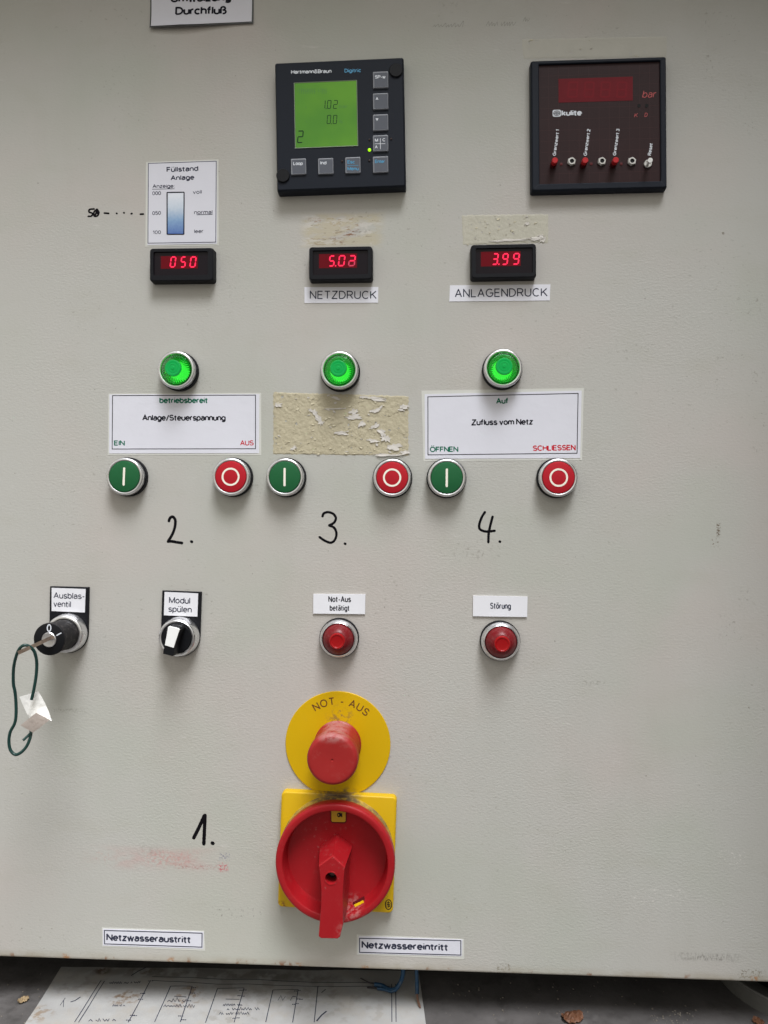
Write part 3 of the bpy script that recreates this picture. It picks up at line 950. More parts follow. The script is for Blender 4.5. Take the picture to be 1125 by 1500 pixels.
# ------------------------------------------------------------------ dark red pressure meter
def pressure_meter():
    H = .0075
    T = Thing('pressure_meter', 'square meter with dark red front film and red switch caps', 'pressure meter', at(877.5, 182.5, H), math.radians(.7))
    a, b_ = T.loc(778.3, 184, H), T.loc(977.0, 182, H)
    t, u = T.loc(877, 85.3, H), T.loc(877, 277.5, H)
    W, HH = b_.x - a.x, t.y - u.y
    cx, cy = (a.x + b_.x) / 2, (t.y + u.y) / 2
    def P(zx, zy, h=H - .0016): return T.loc(760 + zx / 4.6875, 40 + zy / 4.6875, h)
    p, q = P(135, 262), P(972, 1062)
    iw, ih, ix, iy = q.x - p.x, p.y - q.y, (p.x + q.x) / 2, (p.y + q.y) / 2
    L = [(rrect(W + .0005, HH + .001, .0016, 5, cx, cy), .0001), (rrect(W + .0003, HH + .0008, .0016, 5, cx, cy), H - .0022),
         (rrect(W - .0006, HH - .0006, .0016, 5, cx, cy), H - .0007), (rrect(W - .002, HH - .002, .0014, 5, cx, cy), H),
         (rrect(iw + .001, ih + .001, .0006, 5, ix, iy), H), (rrect(iw, ih, .0006, 5, ix, iy), H - .0004), (rrect(iw, ih, .0006, 5, ix, iy), H - .0020)]
    mesh('case', *loft(L, True, False), CASE, T, 30)
    Z = H - .0017
    film = mesh('front_film', *loft([(rrect(iw + .0002, ih + .0002, .0006, 3, ix, iy), Z - .001), (rrect(iw + .0002, ih + .0002, .0006, 3, ix, iy), Z)]), BROWN, T)
    g = Ink(Z + .00003)
    for i in range(1, 12):
        x = ix - iw / 2 + iw * i / 12
        g.stroke([(x, iy - ih / 2 + .001), (x, iy + ih / 2 - .001)], .00022)
    for i in range(1, 11):
        y = iy - ih / 2 + ih * i / 11
        g.stroke([(ix - iw / 2 + .001, y), (ix + iw / 2 - .001, y)], .00022)
    g.build('grid_print', BROWNL, film)
    p, q = P(272, 354), P(783, 502)
    mesh('display_window', *slab([(p.x, q.y), (q.x, q.y), (q.x, p.y), (p.x, p.y)], Z - .0005, Z + .00012), REDF, T)
    dk = Ink(Z + .00016)
    for i in range(4):
        x0 = 345 + i * 112
        for a_, b2 in (((x0, 378), (x0 + 60, 378)), ((x0 - 4, 428), (x0 + 56, 428)), ((x0 - 8, 478), (x0 + 52, 478)), ((x0, 378), (x0 - 8, 478)), ((x0 + 60, 378), (x0 + 52, 478))):
            dk.stroke([P(*a_), P(*b2)], .0012)
    dk.build('unlit_digits', mat('unlit_digit_red', (.122, .004, .009), .3, spec=.2, emit=(.13, .0, .005), es=.24), T)
    I = Ink(Z + .00008)
    I.text('bar', P(846, 484), P(938, 482), mm(48 / 4.69, Z), .10, .22)
    I.text('K', P(792, 618), P(815, 617), mm(27 / 4.69, Z), .12, .2)
    I.text('D', P(862, 615), P(882, 614), mm(27 / 4.69, Z), .12, .2)
    I.build('red_lettering', REDTX, film)
    for zx in (825, 878):
        p = P(zx, 538)
        mesh('pin_hole', *lathe([(.0013, Z), (.0013, Z + .0002), (0, Z + .0001)], 24, p.x, p.y), HOLE, T)
    # emblem and name
    p, q = P(232, 567), P(290, 613)
    cx_, cy_ = (p.x + q.x) / 2, (p.y + q.y) / 2
    em = mesh('emblem', *slab(rrect(q.x - p.x, p.y - q.y, .0012, 4, cx_, cy_), Z - .0002, Z + .0001), WHITEP, film)
    I = Ink(Z + .00014)
    for k_, (rx, ry) in enumerate(((.0023, .0017), (.0012, .0009))):
        I.stroke([(cx_ + x, cy_ + y) for x, y in A_(0, 0, rx, ry, 0, 360, 28)], .00042)
    I.stroke([(cx_ - .0023, cy_), (cx_ - .0012, cy_)], .0005)
    I.stroke([(cx_ + .0012, cy_), (cx_ + .0023, cy_)], .0005)
    I.stroke([(cx_ - .0005, cy_), (cx_ + .0005, cy_)], .0008)
    I.build('emblem_rings', PINK, em)
    I = Ink(Z + .00008)
    I.text('kulite', P(293, 609), P(433, 606), mm(40 / 4.69, Z), .24, 0, .20)
    I.build('name_lettering', WHITEP, film)
    I = Ink(Z + .00008)
    for t_, a_, b2 in (('Grenzwert 1', (254, 884), (279, 703)), ('Grenzwert 2', (466, 884), (492, 700)), ('Grenzwert 3', (667, 882), (693, 698)), ('Reset', (908, 882), (920, 797))):
        I = Ink(Z + .00008)
        I.text(t_, P(*a_), P(*b2), mm(23 / 4.69, Z), .20, .06, .20)
        I.build('switch_lettering', WHITEP, film)
    for (zx, zy) in ((236, 946), (441, 946), (648, 944)):
        p = P(zx, zy)
        s_ = mesh('switch_stem', *lathe([(.0024, Z), (.0024, Z + .0040), (.0021, Z + .0040)], 24, p.x, p.y), REDDK, T, 35)
        mesh('switch_cap', *lathe([(.0020, Z + .0038), (.0022, Z + .0040), (.0022, Z + .0076), (.0019, Z + .0080), (0, Z + .0080)], 28, p.x, p.y), REDB, s_, 35)
    for (zx, zy) in ((291, 940), (497, 938), (703, 938)):
        p = P(zx, zy)
        mesh('red_diode', *lathe([(.0011, Z), (.0011, Z + .0003), (0, Z + .0004)], 20, p.x, p.y), REDDK, T)
    for (zx, zy) in ((361, 926), (568, 925), (774, 925)):
        p = P(zx, zy)
        hexo = [(p.x + .0034 * math.cos(math.radians(60 * i + 20)), p.y + .0034 * math.sin(math.radians(60 * i + 20))) for i in range(6)]
        j = mesh('jack_nut', *loft([(hexo, Z), (hexo, Z + .0011), ([(p.x + (x - p.x) * .86, p.y + (y - p.y) * .86) for x, y in hexo], Z + .0015)]), STEEL, T)
        mesh('jack_sleeve', *lathe([(.0024, Z + .0012), (.0024, Z + .0023), (.0016, Z + .0023), (.0016, Z + .0016)], 32, p.x, p.y), STEEL, j, 35)
        mesh('jack_hole', *lathe([(.0016, Z + .00165), (0, Z + .00166)], 24, p.x, p.y), HOLE, j)
    p = P(884, 940)
    tg = mesh('toggle_nut', *lathe([(.0030, Z), (.0030, Z + .0010), (.0026, Z + .0014), (.0019, Z + .0014), (.0018, Z + .0008), (0, Z + .0008)], 32, p.x, p.y), STEEL, T, 35)
    e = P(903, 912, Z + .0085)
    mesh('toggle_lever', *tube([(p.x, p.y, Z + .0006), (p.x * .5 + e.x * .5, p.y * .5 + e.y * .5, Z + .0045), (e.x, e.y, Z + .0085)], [.0009, .0012, .0017], 14), WHITEB, tg, 40)
pressure_meter()

# ------------------------------------------------------------------ three small panel meters
SEG = {'0': 'abcdef', '3': 'abgcd', '5': 'afgcd', '9': 'abfgcd', 'q': 'abg'}
def panel_meter(label, x0, y0, x1, y1, win, red, digits, dim=None, ang=0.0, dots=()):
    H = .0080
    T = Thing('panel_meter', label, 'panel meter', at((x0 + x1) / 2, (y0 + y1) / 2, H), ang, 'small red digit meters')
    p, q = T.loc(x0, y0, H), T.loc(x1, y1, H)
    W, HH, cx, cy = q.x - p.x, p.y - q.y, (p.x + q.x) / 2, (p.y + q.y) / 2
    a, b_ = T.loc(win[0], win[1], H), T.loc(win[2], win[3], H)
    iw, ih, ix, iy = b_.x - a.x, a.y - b_.y, (a.x + b_.x) / 2, (a.y + b_.y) / 2
    L = [(rrect(W + .0004, HH + .0004, .0022, 5, cx, cy), .0001), (rrect(W, HH, .0022, 5, cx, cy), H - .0014), (rrect(W - .0006, HH - .0006, .0022, 5, cx, cy), H - .0004),
         (rrect(W - .0016, HH - .0016, .0020, 5, cx, cy), H), (rrect(iw, ih, .0008, 5, ix, iy), H), (rrect(iw, ih, .0008, 5, ix, iy), H - .0018)]
    mesh('case', *loft(L, True, False), BLACKP, T, 30)
    Z = H - .0014
    wn_ = mesh('window', *loft([(rrect(iw + .0002, ih + .0002, .0008, 4, ix, iy), Z - .0008), (rrect(iw + .0002, ih + .0002, .0008, 4, ix, iy), Z)]), WIN, T)
    a, b_ = T.loc(red[0], red[1], Z), T.loc(red[2], red[3], Z)
    mesh('red_filter', *slab([(a.x, b_.y), (b_.x, b_.y), (b_.x, a.y), (a.x, a.y)], Z - .0003, Z + .00008), REDW, wn_)
    VB, FB, VD, FD = [], [], [], []
    for (ch, dx0, dx1, dy0, dy1) in digits:
        a, b_ = T.loc(dx0, dy1, Z), T.loc(dx1, dy0, Z)
        w = .00105
        x, y, X, Y = a.x + w / 2, a.y + w / 2, b_.x - w / 2, b_.y - w / 2
        sl = .13
        X -= sl * (Y - y)
        m_ = (y + Y) / 2
        segs = {'a': ((x, Y), (X, Y)), 'b': ((X, Y), (X, m_)), 'c': ((X, m_), (X, y)), 'd': ((x, y), (X, y)), 'e': ((x, y), (x, m_)), 'f': ((x, m_), (x, Y)), 'g': ((x, m_), (X, m_))}
        def one(s_, V, Fc):
            (ax, ay), (bx, by) = segs[s_]
            d = Vector((bx - ax, by - ay))
            l = d.length
            u = d / l
            nn = Vector((-u.y, u.x))
            g_ = .00016
            A, B = Vector((ax, ay)) + u * g_, Vector((bx, by)) - u * g_
            pts = [A, A + (u - nn) * w / 2, B + (-u - nn) * w / 2, B, B + (-u + nn) * w / 2, A + (u + nn) * w / 2]
            k = len(V)
            V += [(v.x + (v.y - y) * sl, v.y, Z + .00013) for v in pts]
            Fc.append(tuple(range(k, k + 6)))
        for s_ in SEG[ch]: one(s_, VB, FB)
        if ch == 'q':
            for s_ in 'cde': one(s_, VD, FD)
    for (dx, dy) in dots:
        v = T.loc(dx, dy, Z)
        k = len(VB)
        VB += [(v.x - .0005, v.y - .0005, Z + .00013), (v.x + .0005, v.y - .0005, Z + .00013), (v.x + .0006, v.y + .0005, Z + .00013), (v.x - .0004, v.y + .0005, Z + .00013)]
        FB.append((k, k + 1, k + 2, k + 3))
    mesh('lit_digits', VB, FB, REDL, wn_)
    if VD: mesh('dim_digit', VD, FD, REDD, wn_)
def zc(ox, oy, s): return lambda *v: [ox + a / s if i % 2 == 0 else oy + a / s for i, a in enumerate(v)]
z1, z2, z3 = zc(205, 225, 7.696), zc(420, 300, 5.625), zc(640, 300, 5.625)
def dg(z, ch, x0, y0, x1, y1):
    a = z(x0, y0, x1, y1)
    return (ch, a[0], a[2], a[1], a[3])
panel_meter('black panel meter reading 050', *z1(107, 1066, 827, 1432), z1(152, 1106, 764, 1366), z1(236, 1157, 652, 1294),
            [dg(z1, '0', 333, 1158, 414, 1286), dg(z1, '5', 450, 1158, 528, 1286), dg(z1, '0', 556, 1158, 642, 1286)], ang=.004)
panel_meter('black panel meter reading 5.0 with a flickering last digit', *z2(182, 346, 706, 614), z2(214, 376, 670, 572), z2(266, 406, 578, 518),
            [dg(z2, '5', 342, 416, 402, 510), dg(z2, '0', 420, 414, 486, 508), dg(z2, 'q', 504, 414, 572, 508)], ang=.008, dots=[z2(402, 503)])
panel_meter('black panel meter reading 3.99', *z3(280, 327, 820, 598), z3(320, 358, 790, 560), z3(362, 388, 690, 503),
            [dg(z3, '3', 450, 398, 512, 497), dg(z3, '9', 532, 398, 594, 497), dg(z3, '9', 620, 396, 686, 495)], ang=.010, dots=[z3(510, 490)])

# ------------------------------------------------------------------ printed labels
def sheet_mesh(T, tl, tr, br, bl, z0, z1, sub=1, warp=None):
    P = [T.loc(*q, z1) for q in (bl, br, tr, tl)]
    V, Fc = loft([(P, z0), (P, z1)])
    return V, Fc
LZ = .00012
def label_thing(label, tl, tr, br, bl, m, film=None, th=.00022, name='paper_label', cat='label'):
    T = quad_thing(name, label, cat, tl, tr, br, bl)
    if film:
        V, Fc = sheet_mesh(T, *film, .00004, .00014)
        f = mesh('laminate_edge', V, Fc, LAMIN, T)
        V, Fc = sheet_mesh(T, tl, tr, br, bl, .00014, .00014 + th)
        s = mesh('sheet', V, Fc, m, T)
        return T, s, .00014 + th + .00003
    V, Fc = sheet_mesh(T, tl, tr, br, bl, .00004, .00004 + th)
    s = mesh('sheet', V, Fc, m, T)
    return T, s, .00004 + th + .00003

def rect_px(I, T, tl, tr, br, bl, w):
    P = [T.loc(*q) for q in (tl, tr, br, bl)]
    for a, b_ in ((0, 1), (1, 2), (2, 3), (3, 0)):
        d = (P[b_] - P[a]).normalized() * w / 2
        I.stroke([P[a] - d, P[b_] + d], w)

T, s, z = label_thing('plain white strip label reading NETZDRUCK', (446, 420.6), (554.2, 420.4), (553.8, 443.4), (446, 443.8), SILVER)
I = Ink(z); px_text(I, T, 'NETZDRUCK', 453.8, 551.8, 438.2, 438.2, 12.2, .125, gap=.24); I.build('lettering', GREYP, s)
T, s, z = label_thing('plain white strip label reading ANLAGENDRUCK', (659.2, 417.9), (806.4, 416.5), (805.3, 440.1), (658.1, 441.7), SILVER)
I = Ink(z); px_text(I, T, 'ANLAGENDRUCK', 666.2, 802, 435.9, 434.4, 12.4, .125, gap=.24); I.build('lettering', GREYP, s)

T, s, z = label_thing('laminated white label with green word betriebsbereit, EIN and AUS', (160.3, 577.9), (379.9, 577.2), (379.2, 663.8), (159.7, 664.2), PAPER,
                      ((158.8, 576.6), (382.4, 575.6), (382.6, 666.6), (158.2, 666.6)))
I = Ink(z); rect_px(I, T, (165.2, 579.6), (374.4, 578.9), (374.4, 657.4), (164.6, 657.8), .0006)
px_text(I, T, 'Anlage/Steuerspannung', 208.6, 330.8, 616.4, 616.6, 9.2, .205); I.build('black_lettering', PINK, s)
I = Ink(z); px_text(I, T, 'betriebsbereit', 233.6, 304.9, 590.9, 590.9, 8.8, .215); I.build('green_heading', GREENP, s)
I = Ink(z); px_text(I, T, 'EIN', 167.2, 183.2, 652.8, 652.8, 7.8, .21); I.build('green_lettering', GREENP, s)
I = Ink(z); px_text(I, T, 'AUS', 351.9, 371.8, 652.8, 652.6, 7.8, .17); I.build('red_lettering', REDP, s)

T, s, z = label_thing('laminated white label with Zufluss vom Netz, \u00d6FFNEN and SCHLIESSEN', (622, 577.4), (852, 572.1), (849.9, 671), (622.7, 672.2), PAPER,
                      ((617.4, 572.2), (855.2, 568.4), (852.6, 674.2), (620.4, 675.4)))
I = Ink(z); rect_px(I, T, (626.8, 581.4), (846.7, 576.4), (845.1, 664), (626.9, 666.4), .0006)
px_text(I, T, 'Zufluss vom Netz', 690.5, 780.8, 623.4, 622.2, 9.0, .205); I.build('black_lettering', PINK, s)
I = Ink(z); px_text(I, T, 'Auf', 726.6, 744.8, 592, 591.4, 8.6, .205); I.build('green_heading', GREENP, s)
I = Ink(z); px_text(I, T, '\u00d6FFNEN', 629.6, 671.4, 662.4, 661.9, 8.0, .205); I.build('green_lettering', GREENP, s)
I = Ink(z); px_text(I, T, 'SCHLIESSEN', 780.4, 843.2, 660.8, 659.6, 8.2, .20); I.build('red_lettering', REDP, s)

T, s, z = label_thing('small framed strip label reading Netzwasseraustritt', (150.8, 1360.6), (298.3, 1365.3), (297.5, 1389.8), (150.6, 1385), PAPER, ((149.4, 1358.4), (299, 1363.6), (300.6, 1392.8), (149.8, 1386.6)))
I = Ink(z); rect_px(I, T, (153.2, 1362.6), (296.2, 1366.6), (296, 1387), (153.4, 1382.2), .0007)
px_text(I, T, 'Netzwasseraustritt', 156, 280, 1377.6, 1381.4, 10.6, .215); I.build('lettering', GREYP, s)
T, s, z = label_thing('small framed strip label reading Netzwassereintritt', (525.4, 1371.2), (677.4, 1376.6), (676.8, 1400.8), (525.4, 1396.8), PAPER, ((522.6, 1368.8), (679.6, 1375.4), (679.8, 1405.2), (522.6, 1398.2)))
I = Ink(z); rect_px(I, T, (526.8, 1374), (675, 1377.6), (675, 1398.6), (526.8, 1394.6), .0007)
px_text(I, T, 'Netzwassereintritt', 529.6, 656.6, 1388.8, 1392.6, 10.6, .215); I.build('lettering', GREYP, s)

T, s, z = label_thing('white engraved plate reading Not-Aus bet\u00e4tigt', (459.0, 870.2), (535.2, 870.6), (534.6, 899.6), (458.8, 898.8), PLATEW, None, .0011, 'engraved_plate', 'plate')
I = Ink(z); px_text(I, T, 'Not-Aus', 481.0, 514.2, 882.0, 882.2, 8.8, .165, gap=.27, h=.001); px_text(I, T, 'bet\u00e4tigt', 482.9, 512.2, 894.8, 895.0, 8.6, .165, gap=.27, h=.001); I.build('lettering', PINK, s)
T, s, z = label_thing('white engraved plate reading St\u00f6rung', (693, 872.6), (772.8, 874.1), (772.2, 903.9), (692.8, 902.6), PLATEW, None, .0011, 'engraved_plate', 'plate')
I = Ink(z); px_text(I, T, 'St\u00f6rung', 717.8, 748.4, 891.8, 892.4, 9.2, .16, gap=.27, h=.001); I.build('lettering', GREYP, s)

# level label with a printed blue gauge
T, s, z = label_thing('laminated white label with a blue level gauge, F\u00fcllstand Anlage', (216.6, 238.6), (317.6, 235.2), (317.6, 357), (215.9, 359), PAPER,
                      ((213.9, 237.4), (320, 233.4), (320.4, 359.6), (213.0, 361.4)))
I = Ink(z)
L1 = lambda x, y: (205 + x / 7.696, 225 + y / 7.696)
rect_px(I, T, L1(97, 113), L1(862, 88), L1(856, 1000), L1(92, 1012), .0005)
def t1(t, x0, x1, y0, y1, cap, wt, gap=GAP):
    a, b_ = L1(x0, y0), L1(x1, y1)
    px_text(I, T, t, a[0], b_[0], a[1], b_[1], cap / 7.696, wt, gap=gap)
t1('F\u00fcllstand', 302, 660, 213, 199, 60, .20)
t1('Anlage', 347, 615, 306, 297, 58, .20)
t1('Anzeige:', 144, 392, 392, 388, 44, .17)
I.stroke([T.loc(*L1(140, 404)), T.loc(*L1(392, 399))], .0004)
t1('000', 141, 239, 472, 469, 44, .16, .2); t1('050', 141, 239, 696, 692, 44, .16, .2); t1('100', 146, 239, 911, 908, 42, .16, .2)
t1('voll', 598, 700, 458, 455, 44, .16); t1('normal', 612, 820, 687, 683, 46, .16); t1('leer', 612, 718, 900, 897, 44, .16)
I.stroke([T.loc(*L1(640, 692)), T.loc(*L1(820, 688))], .0005)
I.build('lettering', GREYP, s)
gm = bpy.data.materials.new('printed_blue_gradient')
gm.use_nodes = True
nt = gm.node_tree
tcn = node(nt, 'ShaderNodeTexCoord'); sp_ = node(nt, 'ShaderNodeSeparateXYZ'); rp = node(nt, 'ShaderNodeValToRGB'); mp_ = node(nt, 'ShaderNodeMapRange')
nz_ = node(nt, 'ShaderNodeTexNoise'); nz_.inputs['Scale'].default_value = 500
ad = node(nt, 'ShaderNodeMath', operation='MULTIPLY_ADD'); ad.inputs[1].default_value = .16
gp = [T.loc(*L1(308, 441)), T.loc(*L1(500, 438)), T.loc(*L1(497, 912)), T.loc(*L1(308, 912))]
mp_.inputs[1].default_value, mp_.inputs[2].default_value = gp[2].y, gp[0].y
nt.links.new(tcn.outputs['Object'], sp_.inputs[0]); nt.links.new(tcn.outputs['Object'], nz_.inputs['Vector']); nt.links.new(sp_.outputs['Y'], mp_.inputs[0])
nt.links.new(nz_.outputs['Fac'], ad.inputs[0]); nt.links.new(mp_.outputs[0], ad.inputs[2]); nt.links.new(ad.outputs[0], rp.inputs[0])
ce = rp.color_ramp.elements
ce[0].position = .08; ce[0].color = (.06, .13, .38, 1)
ce[1].position = 1.0; ce[1].color = (.66, .69, .75, 1)
q_ = ce.new(.42); q_.color = (.20, .33, .52, 1)
q_ = ce.new(.70); q_.color = (.50, .57, .66, 1)
nt.links.new(rp.outputs[0], nt.nodes['Principled BSDF'].inputs['Base Color'])
gz = z - .00001
g = mesh('level_gauge', [(v.x, v.y, gz) for v in (gp[3], gp[2], gp[1], gp[0])], [(0, 1, 2, 3)], gm, s)
I = Ink(z + .00003)
for a, b_ in ((0, 1), (1, 2), (2, 3), (3, 0)):
    I.stroke([gp[a], gp[b_]], .0009)
I.build('gauge_outline', PINK, g)

# the sign at the top edge, its lower edge curling off the door
T = quad_thing('paper_sign', 'white laminated sign with Durchflu\u00df in bold letters, cut by the top', 'sign', (219.8, -40), (372, -42), (371.2, 36), (221.2, 42))
def curl_grid(inset, z0, th):
    nx, ny = 24, 12
    c = [T.loc(219.8 + inset, -40), T.loc(372 - inset, -42), T.loc(371.4 - inset, 36.4 - inset * .9), T.loc(220.6 + inset, 43 - inset * .9)]
    V, Fc = [], []
    def pt(u, v):
        a = c[0].lerp(c[1], u); b_ = c[3].lerp(c[2], u)
        p = a.lerp(b_, v)
        lift = max(v - .55, 0) ** 2 * .0125 * (.35 + .9 * max(0, 1 - abs(u - .30) / .55)) + .00004
        return p.x, p.y - .0006 * math.sin(u * 5) * v, lift + z0
    for k in range(2):
        for j in range(ny + 1):
            for i in range(nx + 1):
                x, y, zz = pt(i / nx, j / ny)
                V.append((x, y, zz + (th if k else 0)))
    n = (nx + 1) * (ny + 1)
    for j in range(ny):
        for i in range(nx):
            q = (j * (nx + 1) + i, j * (nx + 1) + i + 1, (j + 1) * (nx + 1) + i + 1, (j + 1) * (nx + 1) + i)
            Fc.append(q)
            Fc.append(tuple(n + t for t in q[::-1]))
    rim = [i for i in range(nx + 1)] + [j * (nx + 1) + nx for j in range(1, ny + 1)] + [ny * (nx + 1) + i for i in range(nx - 1, -1, -1)] + [j * (nx + 1) for j in range(ny - 1, 0, -1)]
    for a, b_ in zip(rim, rim[1:] + rim[:1]):
        Fc.append((a, n + a, n + b_, b_))
    return V, Fc
DKEDGE = mat('dark_sign_edge', (.06, .062, .06), .4)
mesh('dark_backing', *curl_grid(0, .00006, .0003), DKEDGE, T, 40)
s = mesh('sheet', *curl_grid(2.2, .00042, .0002), PAPER, T, 40)
I = Ink(0)
px_text(I, T, 'Durchflu\u00df', 257.4, 332.8, 24.0, 22.6, 13.0, .21)
px_text(I, T, 'Umw\u00e4lzung', 250.2, 339, 4.6, 2.6, 13.0, .21)
c_tl, c_tr, c_bl = T.loc(222, -40), T.loc(369.8, -42), T.loc(222.8, 41)
def sign_lift(x, y):
    v = (c_tl.y - y) / (c_tl.y - c_bl.y)
    u = (x - c_tl.x) / (c_tr.x - c_tl.x)
    return max(v - .55, 0) ** 2 * .0125 * (.35 + .9 * max(0, 1 - abs(u - .30) / .55)) + .00004 + .00042 + .0002 + .00014
I.V = [(v[0], v[1], v[2] + sign_lift(v[0], v[1])) for v in I.V]
I.build('lettering', PINK, s)

# ------------------------------------------------------------------ marker writing on the paint
def writing(label, strokes, w, name='handwritten_number'):
    pts = [p for st in strokes for p in st]
    cx, cy = sum(p[0] for p in pts) / len(pts), sum(p[1] for p in pts) / len(pts)
    T = at(cx, cy)
    V, Fc = [], []
    for i, st in enumerate(strokes):
        v, f = ink([at(*p) - T for p in st], mm(w) * 1.28, .00003 + i * .000006)
        b = len(V)
        V += v
        Fc += [tuple(k + b for k in q) for q in f]
    o = mesh(name, V, Fc, MARKER, None, 60)
    o.location = (T.x, 0, T.y)
    o.rotation_euler = (PI / 2, 0, 0)
    tag(o, label, 'handwriting')
def zz(ox, oy, s, pts): return [(ox + x / s, oy + y / s) for x, y in pts]
writing('black marker number 2 below the first pair of buttons', [
    zz(220, 730, 11.25, [(308, 378), (322, 335), (352, 305), (385, 312), (413, 360), (412, 440), (388, 540), (345, 630), (300, 700)]),
    zz(220, 730, 11.25, [(290, 712), (350, 708), (430, 722), (530, 738)]), zz(220, 730, 11.25, [(684, 715)])], 3.3)
writing('black marker number 3 below the second pair of buttons', [
    zz(440, 730, 3.309, [(107, 88), (114, 73), (135, 67), (160, 76), (172, 96), (163, 118), (139, 131)]),
    zz(440, 730, 3.309, [(139, 131), (164, 143), (175, 172), (166, 203), (145, 215), (116, 204), (92, 187)]), zz(440, 730, 3.309, [(217, 220)])], 2.9)
writing('black marker number 4 below the third pair of buttons', [
    zz(440, 730, 3.309, [(895, 66), (879, 92), (867, 128), (871, 150), (900, 161), (943, 157)]),
    zz(440, 730, 3.309, [(932, 88), (921, 130), (913, 170), (911, 214)]), zz(440, 730, 3.309, [(967, 210)])], 2.9)
writing('thick black marker number 1 left of the red main switch', [
    zz(90, 1170, 4.018, [(778, 232), (808, 172), (842, 98)]), zz(90, 1170, 4.018, [(845, 96), (842, 180), (838, 268)]), zz(90, 1170, 4.018, [(890, 262)])], 4.2)
writing('black marker 50 and dashes left of the level label', [
    zz(110, 0, 3.489, [(98, 1068), (74, 1071), (72, 1084), (88, 1090), (84, 1104), (66, 1106)]),
    zz(110, 0, 3.489, [(112, 1069), (97, 1084), (98, 1104), (114, 1103), (122, 1086), (112, 1069)]), zz(110, 0, 3.489, [(104, 1098), (112, 1078), (116, 1094)]),
    zz(110, 0, 3.489, [(149, 1089), (173, 1091)]), zz(110, 0, 3.489, [(213, 1091)]), zz(110, 0, 3.489, [(250, 1088)]), zz(110, 0, 3.489, [(286, 1093), (292, 1091)]),
    zz(110, 0, 3.489, [(333, 1095), (350, 1094)])], 2.1, 'handwritten_note')

# old pencil jottings near the top edge
PENCIL = mat('rubbed_pencil', (.20, .20, .175), .7)
def scrawl(I, T, x0, x1, y, amp, seed, w, lean=.4, locf=None):
    r = random.Random(seed)
    x, pts = x0, []
    k = 0
    while x < x1:
        a = amp * (1.7 if r.random() < .18 else 1) * r.uniform(.5, 1.1)
        pts.append((x + lean * a * (k % 2), y - (a if k % 2 else -a * .15)))
        x += r.uniform(.28, .62) * amp
        k += 1
        if r.random() < .10 and len(pts) > 3:
            I.stroke([locf(*p) for p in spline([(p[0], p[1], 0) for p in pts], 3) for p in [(p[0], p[1])]], w)
            pts = []
            x += amp * .5
    if len(pts) > 2:
        I.stroke([locf(*p) for p in spline([(p[0], p[1], 0) for p in pts], 3) for p in [(p[0], p[1])]], w)
T = Thing('pencil_note', 'faint rubbed pencil writing near the top of the door', 'handwriting', at(705, 34))
I = Ink(.00005)
scrawl(I, T, 634, 682, 39, 5, 3, .00022, .4, T.loc)
scrawl(I, T, 712, 760, 37, 5, 8, .00022, .4, T.loc)
scrawl(I, T, 766, 775, 31, 4, 9, .0002, .4, T.loc)
I.build('jotting', PENCIL, T)

